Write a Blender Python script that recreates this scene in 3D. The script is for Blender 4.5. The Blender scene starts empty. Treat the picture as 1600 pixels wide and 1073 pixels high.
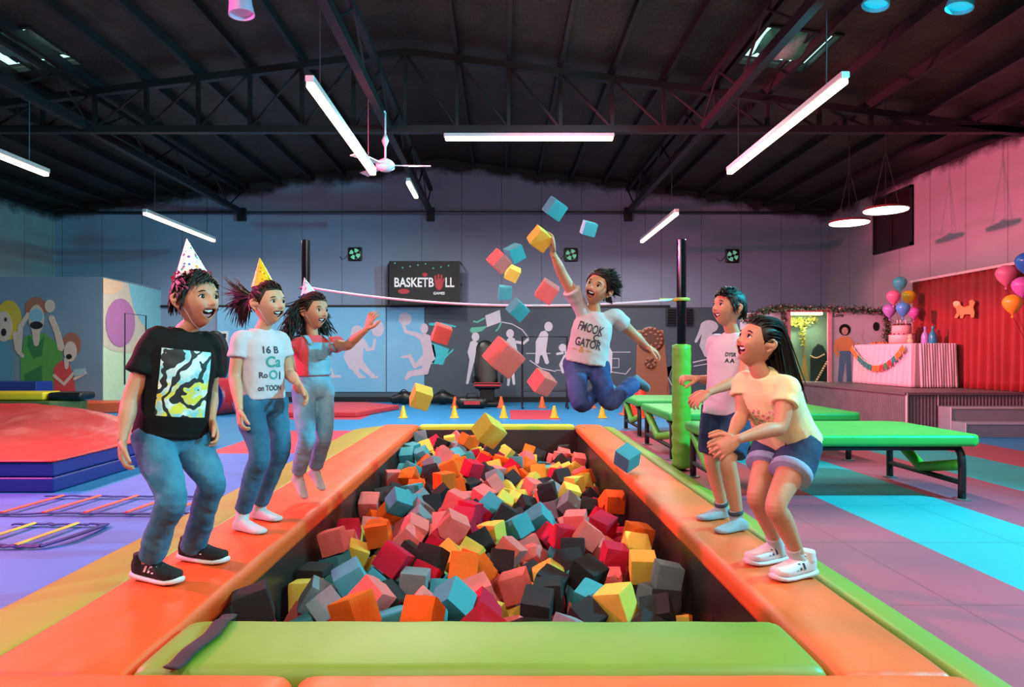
import bpy, bmesh, math, random
from mathutils import Vector as V, Matrix, Euler, Quaternion, noise
from mathutils.bvhtree import BVHTree
SC = bpy.context.scene
COL = SC.collection
# ---------------------------------------------------------------- camera
F, CX, CY, CZ = 1067.0, 784.0, 554.0, 1.10      # focal length and vanishing point in pixels of 1600x1073, eye height in metres
cam_data = bpy.data.cameras.new('camera'); cam = bpy.data.objects.new('camera', cam_data); COL.objects.link(cam)
cam.location = (0, 0, CZ); cam.rotation_euler = (math.pi / 2, 0, 0)
cam_data.sensor_width = 36.0; cam_data.lens = F / 1600 * 36.0
cam_data.shift_x = (800 - CX) / 1600; cam_data.shift_y = (CY - 536.5) / 1600
cam_data.clip_start = .05; cam_data.clip_end = 100
SC.camera = cam
# ---------------------------------------------------------------- world, lights, exposure
SC.view_settings.view_transform = 'Standard'; SC.view_settings.look = 'None'
SC.view_settings.exposure = 0.0; SC.view_settings.gamma = 1.0; SC.view_settings.use_curve_mapping = False
SC.cycles.use_denoising = True
SC.cycles.max_bounces = 6; SC.cycles.diffuse_bounces = 3; SC.cycles.glossy_bounces = 3
SC.cycles.sample_clamp_indirect = 4.0
wd = bpy.data.worlds.new('world'); SC.world = wd; wd.use_nodes = True
wd.node_tree.nodes['Background'].inputs[0].default_value = (.35, .45, .6, 1)
wd.node_tree.nodes['Background'].inputs[1].default_value = .06

def light(name, kind, loc, target, col, power, **kw):
    d = bpy.data.lights.new(name, kind); o = bpy.data.objects.new(name, d); COL.objects.link(o)
    o.location = loc; d.energy = power; d.color = col
    o.rotation_euler = (V(target) - V(loc)).to_track_quat('-Z', 'Y').to_euler()
    for k, v in kw.items(): setattr(d, k, v)
    return o
WARM = (1.0, .86, .70)
PINK = (1.0, .10, .32)
CYAN = (.03, .84, 1.0)
# coloured stage lights on the two sides of the hall
light('pink_stage_light', 'SPOT', (-6.2, 4.2, 3.3), (1.0, 5.4, .9), PINK, 2600, spot_size=1.9, spot_blend=.6, shadow_soft_size=.12)
light('pink_stage_wash', 'SPOT', (-4.6, 7.6, 3.9), (7.5, 10.4, 2.8), (1.0, .12, .20), 11000, spot_size=.62, spot_blend=.7, shadow_soft_size=.12)
light('cyan_stage_light', 'SPOT', (5.6, 3.4, 3.6), (-1.4, 4.8, .6), CYAN, 2600, spot_size=1.8, spot_blend=.6, shadow_soft_size=.12)
light('cyan_stage_wash', 'SPOT', (4.1, 6.1, 4.1), (-9.0, 14.5, 2.2), CYAN, 1500, spot_size=1.1, spot_blend=.7, shadow_soft_size=.12)
# rows of white tube lights of the hall: (x, y0, y1, z)
ROWS = [(-6.02, 6.0, 9.05, 3.5), (-1.69, 6.0, 9.0, 3.5), (2.98, 5.92, 8.95, 3.5), (-6.02, 11.5, 14.3, 3.5), (2.95, 11.5, 14.4, 3.5),
        (-1.62, 11.8, 12.95, 4.1)]
for q, (x, y0, y1, z) in enumerate(ROWS):
    light('tube_or_fill_lamp', 'AREA', (x, (y0 + y1) / 2, z - .07), (x, (y0 + y1) / 2, 0), WARM if y0 < 10 else (1.0, .93, .86), (95 if y0 < 10 else 120 if z < 4 else 420) * (y1 - y0) / 3, shape='RECTANGLE', size=.09, size_y=y1 - y0)
light('tube_or_fill_lamp', 'AREA', (.42, 9.72, 4.17), (.42, 9.72, 0), (1.0, .93, .86), 190, shape='RECTANGLE', size=2.6, size_y=.09)
# unseen fill lamps added above the camera to brighten the children from the front
for x, y in ((-3.2, .9), (-.4, .4), (2.6, .9)):
    light('tube_or_fill_lamp', 'AREA', (x, y, 3.45), (x * .4, y + 2.6, .5), WARM, 85, shape='RECTANGLE', size=.3, size_y=2.6)

# ---------------------------------------------------------------- helpers
def P(px, py, Y):
    return V(((px - CX) / F * Y, Y, CZ - (py - CY) / F * Y))
def lin(c):
    if isinstance(c, str):
        c = c.lstrip('#'); c = [int(c[i:i + 2], 16) / 255 for i in (0, 2, 4)]
        return tuple(x / 12.92 if x <= .04045 else ((x + .055) / 1.055) ** 2.4 for x in c)
    return tuple(c)
class NT:
    def __init__(s, name):
        s.m = bpy.data.materials.new(name); s.m.use_nodes = True; s.t = s.m.node_tree; s.b = s.t.nodes['Principled BSDF']; s._c = None
    def n(s, kind, **kw):
        x = s.t.nodes.new('ShaderNode' + kind)
        for k, v in kw.items(): setattr(x, k, v)
        return x
    def l(s, a, b): s.t.links.new(a, b)
    def co(s):
        if s._c is None: s._c = s.n('TexCoord').outputs['Object']
        return s._c
    def math(s, op, a, b=None, c=None):
        x = s.n('Math', operation=op)
        for i, v in enumerate((a, b, c)):
            if v is None: continue
            if isinstance(v, (int, float)): x.inputs[i].default_value = v
            else: s.l(v, x.inputs[i])
        return x.outputs[0]
    def xyz(s):
        x = s.n('SeparateXYZ'); s.l(s.co(), x.inputs[0]); return x.outputs
    def noise(s, scale, detail=3, rough=.5, vec=None):
        x = s.n('TexNoise'); x.inputs['Scale'].default_value = scale; x.inputs['Detail'].default_value = detail; x.inputs['Roughness'].default_value = rough
        s.l(vec if vec is not None else s.co(), x.inputs['Vector']); return x.outputs['Fac']
    def mix(s, f, a, b):
        x = s.n('Mix', data_type='RGBA')
        for i, v in ((0, f), (6, a), (7, b)):
            if isinstance(v, (int, float)): x.inputs[i].default_value = v
            elif isinstance(v, tuple): x.inputs[i].default_value = (*v[:3], 1)
            else: s.l(v, x.inputs[i])
        return x.outputs[2]
    def step(s, v, lo, hi):
        x = s.n('MapRange'); x.inputs[1].default_value = lo; x.inputs[2].default_value = hi; s.l(v, x.inputs[0]); return x.outputs[0]
    def bump(s, h, strength=.3, dist=.01):
        x = s.n('Bump'); x.inputs['Strength'].default_value = strength; x.inputs['Distance'].default_value = dist
        s.l(h, x.inputs['Height']); s.l(x.outputs[0], s.b.inputs['Normal'])
    def base(s, c):
        if isinstance(c, tuple): s.b.inputs['Base Color'].default_value = (*c[:3], 1)
        else: s.l(c, s.b.inputs['Base Color'])
    def rough(s, r): s.b.inputs['Roughness'].default_value = r
MATS = {}
def mat(name, col, rough=.6, metal=0, var=.12, vs=9, bs=0, bump=0, bd=.004, emit=0, emitc=None, spec=.5, sheen=0):
    """one plain surface: colour with a little mottling, optional fine bump or glow"""
    if name in MATS: return MATS[name]
    n = NT(name); c = lin(col); n.rough(rough); n.b.inputs['Metallic'].default_value = metal; n.b.inputs['Specular IOR Level'].default_value = spec
    if var:
        d = tuple(x * (1 - var) for x in c); e = tuple(min(1, x * (1 + var)) for x in c)
        n.base(n.mix(n.noise(vs, 4), d, e))
    else: n.base(c)
    if bump: n.bump(n.noise(bs, 3), bump, bd)
    if emit:
        n.b.inputs['Emission Color'].default_value = (*lin(emitc or col), 1); n.b.inputs['Emission Strength'].default_value = emit
    if sheen: n.b.inputs['Sheen Weight'].default_value = sheen
    MATS[name] = n.m; return n.m
def tag(o, label=None, cat=None, group=None, kind=None):
    if label: o['label'] = label
    if cat: o['category'] = cat
    if group: o['group'] = group
    if kind: o['kind'] = kind
    return o
def thing(name, label, cat, loc=(0, 0, 0), group=None, kind=None):
    o = bpy.data.objects.new(name, None); COL.objects.link(o); o.location = loc; o.empty_display_size = .1
    return tag(o, label, cat, group, kind)
def adopt(o, parent):
    if parent is not None:
        o.parent = parent
        o.matrix_parent_inverse = Matrix.Translation(-V(parent.location))      # every origin is given in world coordinates
    return o
def link(name, me, mats, parent=None, smooth=False, bevel=0, segs=2, sub=0):
    if not isinstance(mats, (list, tuple)): mats = [mats]
    if not me.materials:
        for m in mats: me.materials.append(m)
    if smooth: me.polygons.foreach_set('use_smooth', [True] * len(me.polygons))
    o = bpy.data.objects.new(name, me); COL.objects.link(o); adopt(o, parent)
    if bevel:
        b = o.modifiers.new('bevel', 'BEVEL'); b.width = bevel; b.segments = segs; b.limit_method = 'ANGLE'; b.angle_limit = .6
        if segs > 1:
            me.polygons.foreach_set('use_smooth', [True] * len(me.polygons))
            w = o.modifiers.new('wn', 'WEIGHTED_NORMAL'); w.keep_sharp = True
    if sub:
        b = o.modifiers.new('sub', 'SUBSURF'); b.levels = sub; b.render_levels = sub
    return o
def catmull(pts, rad, n):
    if len(pts) < 3: 
        out = [(pts[0].lerp(pts[1], i / n), rad[0] + (rad[1] - rad[0]) * i / n) for i in range(n + 1)]
        return [o[0] for o in out], [o[1] for o in out]
    Q = [pts[0] * 2 - pts[1]] + list(pts) + [pts[-1] * 2 - pts[-2]]; op, orr = [], []
    for i in range(len(pts) - 1):
        a, b, c, d = Q[i:i + 4]
        for k in range(n):
            t = k / n
            op.append(.5 * ((2 * b) + (c - a) * t + (2 * a - 5 * b + 4 * c - d) * t * t + (3 * b - a - 3 * c + d) * t ** 3))
            orr.append(rad[i] + (rad[i + 1] - rad[i]) * (t * t * (3 - 2 * t)))
    return op + [pts[-1]], orr + [rad[-1]]
class MB:
    def __init__(s): s.v = []; s.f = []; s.mi = []; s.cur = 0
    def add(s, vs, fs):
        k = len(s.v); s.v += [tuple(x) for x in vs]; s.f += [tuple(i + k for i in f) for f in fs]; s.mi += [s.cur] * len(fs); return s
    def box(s, lo, hi, rot=None, piv=None):
        c = (V(lo) + V(hi)) / 2; vs = [V((x, y, z)) for x in (lo[0], hi[0]) for y in (lo[1], hi[1]) for z in (lo[2], hi[2])]
        if rot is not None:
            R = rot if isinstance(rot, Matrix) else Euler(rot).to_matrix(); p = V(piv) if piv is not None else c
            vs = [R @ (x - p) + p for x in vs]
        return s.add(vs, [(0, 1, 3, 2), (4, 6, 7, 5), (0, 4, 5, 1), (2, 3, 7, 6), (0, 2, 6, 4), (1, 5, 7, 3)])
    def rings(s, rs, cap=True):
        n = len(rs[0]); vs = [p for r in rs for p in r]; fs = []
        for i in range(len(rs) - 1):
            for j in range(n):
                k = (j + 1) % n; fs.append((i * n + j, i * n + k, (i + 1) * n + k, (i + 1) * n + j))
        if cap: fs.append(tuple(range(n))[::-1]); fs.append(tuple((len(rs) - 1) * n + j for j in range(n)))
        return s.add(vs, fs)
    def tube(s, pts, rad, seg=8, n=1, round_ends=False, flat=1.0, up=None):
        pts = [V(p) for p in pts]; rad = [rad] * len(pts) if isinstance(rad, (int, float)) else list(rad)
        if n > 1: pts, rad = catmull(pts, rad, n)
        if round_ends:
            a = (pts[0] - pts[1]).normalized(); b = (pts[-1] - pts[-2]).normalized(); p0, r0, p1, r1 = pts[0], rad[0], pts[-1], rad[-1]
            K = (.3, .6, .85, .97)
            pts = [p0 + a * r0 * k for k in K[::-1]] + pts + [p1 + b * r1 * k for k in K]
            rad = [r0 * math.sqrt(1 - k * k) for k in K[::-1]] + rad + [r1 * math.sqrt(1 - k * k) for k in K]
        T = [(pts[min(i + 1, len(pts) - 1)] - pts[max(i - 1, 0)]).normalized() for i in range(len(pts))]
        ref = V(up) if up is not None else (V((0, 0, 1)) if abs(T[0].z) < .9 else V((1, 0, 0)))
        u = (ref - T[0] * ref.dot(T[0])).normalized(); rs = []
        for p, r, t in zip(pts, rad, T):
            u = u - t * u.dot(t); u = u.normalized() if u.length > 1e-6 else t.orthogonal().normalized(); w = t.cross(u)
            rs.append([p + (u * math.cos(2 * math.pi * j / seg) * flat + w * math.sin(2 * math.pi * j / seg)) * r for j in range(seg)])
        return s.rings(rs)
    def lathe(s, prof, c, seg=20, ax=None, cap=True):
        c = V(c); q = V((0, 0, 1)).rotation_difference(V(ax)) if ax is not None else Quaternion()
        return s.rings([[c + q @ V((r * math.cos(2 * math.pi * j / seg), r * math.sin(2 * math.pi * j / seg), z)) for j in range(seg)] for r, z in prof], cap)
    def prism(s, pts, off):
        """polygon of 3-D points given an equal thickness along off"""
        n = len(pts); off = V(off); vs = [V(p) for p in pts] + [V(p) + off for p in pts]
        return s.add(vs, [tuple(range(n))[::-1], tuple(range(n, 2 * n))] + [(j, (j + 1) % n, n + (j + 1) % n, n + j) for j in range(n)])
    def mesh(s, name):
        me = bpy.data.meshes.new(name); me.from_pydata(s.v, [], s.f); me.polygons.foreach_set('material_index', s.mi)
        bm = bmesh.new(); bm.from_mesh(me); bmesh.ops.recalc_face_normals(bm, faces=bm.faces[:]); bm.to_mesh(me); bm.free()
        return me
    def build(s, name, mats, parent=None, **kw): return link(name, s.mesh(name), mats, parent, **kw)
def eval_mesh(me, mods):
    o = bpy.data.objects.new('tmp', me); COL.objects.link(o)
    for kind, kw in mods:
        m = o.modifiers.new('m', kind)
        for k, v in kw.items(): setattr(m, k, v)
    dg = bpy.context.evaluated_depsgraph_get(); dg.update()
    out = bpy.data.meshes.new_from_object(o.evaluated_get(dg))
    bpy.data.objects.remove(o); bpy.data.meshes.remove(me)
    return out
def text_mesh(body, size, extrude=.004, align='CENTER', squeeze=1.0, space=1.0, bold=.020):
    c = bpy.data.curves.new('txt', 'FONT'); c.body = body; c.size = size; c.extrude = extrude; c.align_x = align; c.align_y = 'CENTER'; c.resolution_u = 4; c.space_character = space; c.offset = bold * size
    o = bpy.data.objects.new('tmp', c); COL.objects.link(o); dg = bpy.context.evaluated_depsgraph_get(); dg.update()
    me = bpy.data.meshes.new_from_object(o.evaluated_get(dg)); bpy.data.objects.remove(o); bpy.data.curves.remove(c)
    return me
def copy_tree(o, parent=None):
    c = o.copy(); COL.objects.link(c)
    if parent is not None: c.parent = parent
    for ch in list(o.children): copy_tree(ch, c)
    return c
RND = random.Random(7)
# ---------------------------------------------------------------- the hall
XL, XR, YB, XM = -10.4, 7.58, 15.9, -1.4
RIDGE, EAVE = 5.66, 4.5
SL = (RIDGE - EAVE) / (XR - XM)
def roofz(x): return RIDGE - SL * abs(x - XM)
def wall_mat(name, col, axis, low=None):
    n = NT(name); X = n.xyz(); h = X[axis]
    c = n.mix(n.noise(1.3, 5, .6), tuple(x * .82 for x in lin(col)), lin(col))
    fr = n.math('FRACT', n.math('DIVIDE', n.math('ADD', h, 40.0), .93)); seam = n.math('LESS_THAN', fr, .016)
    c = n.mix(n.math('MULTIPLY', seam, .7), c, (.05, .05, .06))
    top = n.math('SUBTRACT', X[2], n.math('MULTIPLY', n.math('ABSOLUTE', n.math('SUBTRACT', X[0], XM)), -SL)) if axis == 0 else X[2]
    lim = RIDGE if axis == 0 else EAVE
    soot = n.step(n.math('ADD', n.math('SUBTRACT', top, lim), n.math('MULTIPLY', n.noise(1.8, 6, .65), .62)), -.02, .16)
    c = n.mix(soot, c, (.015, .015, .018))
    n.base(c); n.rough(.75); n.bump(n.noise(40, 3), .12, .01); return n.m
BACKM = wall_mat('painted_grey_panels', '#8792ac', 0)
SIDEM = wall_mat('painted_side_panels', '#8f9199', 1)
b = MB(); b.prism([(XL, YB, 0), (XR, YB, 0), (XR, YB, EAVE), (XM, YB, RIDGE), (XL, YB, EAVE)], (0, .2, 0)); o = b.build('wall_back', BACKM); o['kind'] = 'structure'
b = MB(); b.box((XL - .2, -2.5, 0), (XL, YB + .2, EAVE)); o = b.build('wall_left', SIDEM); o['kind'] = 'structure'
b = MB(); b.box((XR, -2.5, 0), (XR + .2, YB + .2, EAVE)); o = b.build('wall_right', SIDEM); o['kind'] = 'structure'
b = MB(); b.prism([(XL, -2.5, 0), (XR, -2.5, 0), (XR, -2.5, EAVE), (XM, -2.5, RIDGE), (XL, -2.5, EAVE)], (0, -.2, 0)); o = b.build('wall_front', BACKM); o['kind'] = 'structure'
# roof lined with dark crinkled foil, with two skylight openings
FOIL = NT('dark_foil_roof'); FOIL.base(FOIL.mix(FOIL.noise(2.2, 4), (.020, .017, .015), (.13, .105, .08))); FOIL.rough(.36); FOIL.b.inputs['Metallic'].default_value = .8
FOIL.bump(FOIL.noise(9, 6, .7), .55, .05); FOIL = FOIL.m
STEEL = mat('black_roof_steel', '#16171b', .5, .2)
SKY = [(3.10, 4.10, 8.2, 9.25), (-6.75, -5.75, 8.3, 9.35)]
def roof_quad(b, x0, x1, y0, y1):
    b.prism([(x0, y0, roofz(x0)), (x1, y0, roofz(x1)), (x1, y1, roofz(x1)), (x0, y1, roofz(x0))], (0, 0, .06))
b = MB()
for x0, x1, holes in ((XL - .2, XM, [SKY[1]]), (XM, XR + .2, [SKY[0]])):
    h = holes[0]
    roof_quad(b, x0, h[0], -2.7, YB + .2); roof_quad(b, h[1], x1, -2.7, YB + .2)
    roof_quad(b, h[0], h[1], -2.7, h[2]); roof_quad(b, h[0], h[1], h[3], YB + .2)
ceiling = b.build('ceiling', FOIL); ceiling['kind'] = 'structure'
for k in range(-12, 13):
    x = XM + k * .75; z = roofz(x)
    if abs(k) == 0: continue
    q = MB(); q.box((x - .03, -2.5, z - .13), (x + .03, YB, z + .0)); q.build('purlin', STEEL, ceiling)
# skylights
GL = mat('bright_skylight_sheet', '#cfeee6', .5, emit=2.0, emitc='#a9ded0', var=.35, vs=5)
TARP = mat('torn_green_netting', '#5f8f7c', .8, var=.5, vs=14, bump=.5, bs=30)
for k, (x0, x1, y0, y1) in enumerate(SKY):
    t = thing('window_%d' % (k + 1), None, None, (0, 0, 0), kind='structure')
    q = MB(); q.prism([(x0, y0, roofz(x0) + .10), (x1, y0, roofz(x1) + .10), (x1, y1, roofz(x1) + .10), (x0, y1, roofz(x0) + .10)], (0, 0, .02)); q.build('pane', GL, t)
    q = MB()
    for a in range(4):
        xx = x0 + (x1 - x0) * a / 3; q.box((xx - .02, y0, roofz(xx) - .02), (xx + .02, y1, roofz(xx) + .04))
    for yy in (y0, y1): q.prism([(x0, yy - .02, roofz(x0) - .03), (x1, yy - .02, roofz(x1) - .03), (x1, yy + .02, roofz(x1) - .03), (x0, yy + .02, roofz(x0) - .03)], (0, 0, .06))
    q.build('window_frame', STEEL, t)
    q = MB(); rs = []
    for i in range(9):
        row = []
        for j in range(9):
            u, v = i / 8, j / 8; x = x0 + .22 + (x1 - x0 - .30) * u; y = y0 + .15 + (y1 - y0 - .3) * v
            row.append(V((x, y, roofz(x) + .06 - .16 * math.sin(math.pi * u) * math.sin(math.pi * v) + .03 * math.sin(u * 19 + v * 5))))
        rs.append(row)
    q.add([p for r in rs for p in r], [(i * 9 + j, i * 9 + j + 1, (i + 1) * 9 + j + 1, (i + 1) * 9 + j) for i in range(8) for j in range(8)])
    o = q.build('torn_net', TARP, t, smooth=True); m = o.modifiers.new('s', 'SOLIDIFY'); m.thickness = .004
# lengthwise lattice beams
def lattice(name, x, y0, y1, z, label):
    t = thing(name, label, 'roof beam', (x, y0, z), 'lengthwise roof beams', 'structure')
    q = MB(); q.box((x - .05, y0, z - .06), (x + .05, y1, z + .06)); q.build('bottom_chord', STEEL, t)
    zt = min(z + .55, roofz(x) - .16)
    q = MB(); q.box((x - .04, y0, zt - .04), (x + .04, y1, zt + .04)); q.build('top_chord', STEEL, t)
    q = MB(); n = int((y1 - y0) / .8); d = (y1 - y0) / n
    for i in range(n):
        a, c = (z, zt) if i % 2 else (zt, z); q.tube([(x, y0 + i * d, a), (x, y0 + (i + 1) * d, c)], .016, 6)
    q.build('lacing', STEEL, t)
    q = MB(); q.box((x - .09, y1 - .12, z - .2), (x + .09, y1, z + .1)); q.build('bracket', STEEL, t)
lattice('roof_beam', -6.03, -2.4, YB, 4.40, 'black lengthwise lattice beam above the crash mat side')
lattice('roof_beam', -1.65, -2.4, YB, 4.40, 'black lengthwise lattice beam next to the ceiling fan')
lattice('roof_beam', 2.93, -2.4, YB, 4.40, 'black lengthwise lattice beam above the green benches')
def truss(y, label, full=True):
    t = thing('roof_truss', label, 'roof truss', (XM, y, 4.36), 'cross trusses under the roof', 'structure')
    q = MB(); q.box((XL, y - .05, 4.31), (XR, y + .05, 4.41)); q.build('bottom_chord', STEEL, t)
    q = MB()
    for sgn, xe in ((-1, XL), (1, XR)):
        q.prism([(XM, y - .05, RIDGE - .13), (xe, y - .05, EAVE - .13), (xe, y - .05, EAVE - .23), (XM, y - .05, RIDGE - .23)], (0, .1, 0))
    q.build('top_chord', STEEL, t)
    for sgn in (-1, 1):
        for k in range(0, 12):
            x = XM + sgn * k * .75; zt = roofz(x) - .18
            if k or sgn > 0:
                q = MB(); q.box((x - .025, y - .03, 4.36), (x + .025, y + .03, zt)); q.build('web_post', STEEL, t)
            if k < 11:
                x2 = XM + sgn * (k + 1) * .75
                q = MB(); q.tube([(x2, y, 4.38), (x, y, zt)], .02, 6); q.build('web_diagonal', STEEL, t)
truss(9.9, 'black steel cross truss spanning the hall above the pit')
# pipe along the back wall, dark painted dado, mural panels
q = MB(); q.tube([(XL + .1, YB - .06, 4.39), (XR, YB - .06, 4.39)], .035, 8); o = q.build('trim_1', mat('grey_pipe', '#5e6570', .4, .6), smooth=True); o['kind'] = 'structure'
DADO = mat('slate_blue_paint', '#46525f', .7, var=.2, vs=2)
q = MB(); q.box((-6.6, YB - .05, 0), (5.2, YB, 2.2)); o = q.build('wall_panel', DADO); o['kind'] = 'structure'
q = MB(); q.box((-7.9, YB - .08, 2.2), (3.9, YB - .0, 2.25)); o = q.build('trim_2', STEEL); o['kind'] = 'structure'
q = MB(); q.box((-7.9, YB - .09, 0), (XR, YB - .0, .12)); o = q.build('baseboard_back', STEEL); o['kind'] = 'structure'

# ---------------------------------------------------------------- floor of interlocking mats
def mat_floor(name, col):
    n = NT(name); X = n.xyz(); c = lin(col)
    base = n.mix(n.noise(3, 4), tuple(x * .85 for x in c), c)
    f = [n.math('FRACT', n.math('ADD', X[i], 50.0 + n_ * 0)) for i, n_ in ((0, 0), (1, 0))]
    e = n.math('MINIMUM', n.math('MINIMUM', f[0], n.math('SUBTRACT', 1.0, f[0])), n.math('MINIMUM', f[1], n.math('SUBTRACT', 1.0, f[1])))
    base = n.mix(n.math('MULTIPLY', n.math('LESS_THAN', e, .006), .45), base, tuple(x * .25 for x in c))
    n.base(base); n.rough(.55)
    ch = n.n('TexChecker'); ch.inputs['Scale'].default_value = 34; mp = n.n('Mapping'); mp.inputs['Rotation'].default_value = (0, 0, .78); n.l(n.co(), mp.inputs[0]); n.l(mp.outputs[0], ch.inputs['Vector'])
    n.bump(ch.outputs['Fac'], .35, .004); return n.m
FM = [mat_floor('blue_violet_mats', '#4f74c8'), mat_floor('rose_mats', '#a84a60'), mat_floor('cyan_mats', '#0a9aa6'), mat_floor('blue_mats', '#2080bc'), mat_floor('red_mats', '#c03a52')]
PX0, PX1, PY0, PY1 = -1.19, 1.05, 2.10, 9.50       # pit opening
b = MB()
def fl(x0, x1, y0, y1, m):
    b.cur = m; b.add([(x0, y0, 0), (x1, y0, 0), (x1, y1, 0), (x0, y1, 0)], [(0, 1, 2, 3)])
fl(XL, -1.3, -2.5, 5.4, 0); fl(XL, -3.3, 5.4, 9.9, 3); fl(-3.3, -1.3, 5.4, 7.6, 0); fl(-3.3, -1.3, 7.6, 9.9, 4)
fl(-1.3, 1.2, -2.5, 1.9, 1)
xs = [1.2, 2.43, 3.33, 4.2, 5.1, 5.95, XR]
for i in range(6): fl(xs[i], xs[i + 1], -2.5, 9.9, (1, 2, 1, 2, 1, 3)[i])
fl(XL, -6.2, 9.9, YB, 3); fl(-6.2, -4.2, 9.9, 13.6, 3); fl(-4.2, -2.4, 9.9, 11.6, 3); fl(-4.2, -2.4, 11.6, 13.6, 4); fl(-6.2, XR, 13.6, YB, 3)
fl(-2.4, .15, 9.9, 13.6, 3); fl(.15, 1.0, 11.6, 13.6, 4); fl(.15, 1.0, 9.9, 11.6, 3); fl(1.0, 3.2, 9.9, 13.6, 3); fl(3.2, XR, 9.9, 13.6, 4)
fl(-1.3, 1.2, 9.7, 9.9, 3)
me = bpy.data.meshes.new('floor'); me.from_pydata(b.v, [], b.f); me.polygons.foreach_set('material_index', b.mi)
floor = link('floor', me, FM); floor['kind'] = 'structure'
# ---------------------------------------------------------------- the pit
LINER = mat('dark_brown_vinyl', '#2b211f', .38, var=.35, vs=2.5, bump=.15, bs=6)
pit = thing('pit_liner', 'dark brown vinyl lining of the sunken foam pit', 'pit lining', (0, 6, -.5), kind='structure')
for lo, hi in (((PX0 - .1, PY0, -.52), (PX0, PY1, .06)), ((PX1, PY0, -.52), (PX1 + .1, PY1, .06)), ((PX0 - .1, PY1, -.52), (PX1 + .1, PY1 + .1, .06)), ((PX0 - .1, PY0 - .1, -.52), (PX1 + .1, PY0, .06))):
    q = MB(); q.box(lo, hi); q.build('side_panel', LINER, pit, bevel=.012)
q = MB(); q.box((PX0 - .1, PY0 - .1, -.58), (PX1 + .1, PY1 + .1, -.52)); q.build('bottom_panel', LINER, pit)
def vinyl(name, col, wr=.35, var=.10):
    n = NT(name); c = lin(col); n.base(n.mix(n.noise(2.6, 5, .6), tuple(x * (1 - var * 1.8) for x in c), c)); n.rough(.46)
    mp = n.n('Mapping'); mp.inputs['Scale'].default_value = (1, .45, 1); n.l(n.co(), mp.inputs[0])
    n.bump(n.math('ADD', n.noise(5, 2, .5, mp.outputs[0]), n.math('MULTIPLY', n.noise(90, 2), .03)), wr, .05); return n.m
ORANGE = vinyl('orange_vinyl', '#f2591f'); ORANGE2 = vinyl('orange_vinyl_worn', '#e0642c')
LIME = vinyl('lime_vinyl', '#7c9a34', .18); YELLOW = vinyl('mustard_vinyl', '#9a9422', .28)
def pad(name, lo, hi, m, label, cat='pad', round_=.035, slope=0, group='vinyl edge pads round the foam pit', parent=None):
    """soft pad: grid-topped box with a slight crown, rounded"""
    nx = max(2, int((hi[0] - lo[0]) / .08)); ny = max(2, int((hi[1] - lo[1]) / .12)); vs = []; fs = []
    for j in range(ny + 1):
        for i in range(nx + 1):
            u, v = i / nx, j / ny; x = lo[0] + (hi[0] - lo[0]) * u; y = lo[1] + (hi[1] - lo[1]) * v
            e = min(u, 1 - u) * (hi[0] - lo[0]); g = min(v, 1 - v) * (hi[1] - lo[1]); d = min(e, g, .10) / .10
            z = hi[2] + .010 * math.sqrt(d) - .004 + .004 * noise.noise(V((x * 5, y * 3, 1.3))) - slope * (1 - u if slope > 0 else -u)
            vs.append((x, y, z))
    k = len(vs); W = nx + 1
    for j in range(ny):
        for i in range(nx): fs.append((j * W + i, j * W + i + 1, (j + 1) * W + i + 1, (j + 1) * W + i))
    rim = [i for i in range(W)] + [j * W + nx for j in range(1, ny + 1)] + [ny * W + i for i in range(nx - 1, -1, -1)] + [j * W for j in range(ny - 1, 0, -1)]
    vs += [(vs[i][0], vs[i][1], lo[2]) for i in rim]; n = len(rim)
    fs += [(rim[i], k + i, k + (i + 1) % n, rim[(i + 1) % n]) for i in range(n)] + [tuple(k + i for i in range(n))[::-1]]
    me = bpy.data.meshes.new(name); me.from_pydata(vs, [], fs); bm = bmesh.new(); bm.from_mesh(me); bmesh.ops.recalc_face_normals(bm, faces=bm.faces[:]); bm.to_mesh(me); bm.free()
    o = link(name, me, m, parent, bevel=round_, segs=4)
    if parent is None: tag(o, label, cat, group)
    return o
pad('edge_pad', (-1.655, 2.09, .005), (-1.165, 9.62, .12), ORANGE, 'long orange vinyl edge pad under the three children in party hats')
pad('edge_pad', (1.03, 2.09, .005), (1.40, 9.62, .12), ORANGE2, 'long orange vinyl edge pad under the two children facing the hats')
pad('border_pad', (-2.08, 2.10, .002), (-1.660, 9.62, .105), YELLOW, 'mustard yellow border strip beside the blue violet floor mats', slope=.05)
pad('border_pad', (1.425, 1.5, .002), (1.60, 9.62, .105), LIME, 'narrow lime border strip along the rose floor mats', slope=-.03)
fp = thing('front_pad', 'broad lime green vinyl pad with a black strap at the pit front', 'pad', (0, 2.3, .0), 'vinyl edge pads round the foam pit')
pad('pad_body', (-1.155, 2.095, .005), (1.02, 2.515, .135), LIME, None, parent=fp, round_=.05)
zs = lambda y: .156 if 2.14 < y < 2.47 else .142
q = MB(); q.tube([V((at_[0], at_[1], zs(at_[1]))) for at_ in ((-1.012, 2.088), (-1.005, 2.12), (-.995, 2.18), (-.985, 2.26), (-.980, 2.32), (-.992, 2.42), (-1.000, 2.48), (-1.002, 2.515))], .030, 10, n=4, flat=.16, up=(0, 0, 1)); q.build('strap', mat('black_webbing', '#2c262c', .8, bump=.3, bs=200), fp, smooth=True)
pad('edge_pad', (-1.66, 1.55, .005), (-.625, 2.085, .14), ORANGE, 'orange front pad piece in front of the black strap', round_=.05)
pad('edge_pad', (-.615, 1.55, .005), (1.42, 2.085, .14), ORANGE2, 'longer orange front pad piece before the lime pad', round_=.05)
pad('edge_pad', (-1.155, 9.505, .005), (1.02, 9.64, .125), vinyl('yellow_green_vinyl', '#b3b72c'), 'thin yellow green pad closing the far end of the pit')
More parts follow.
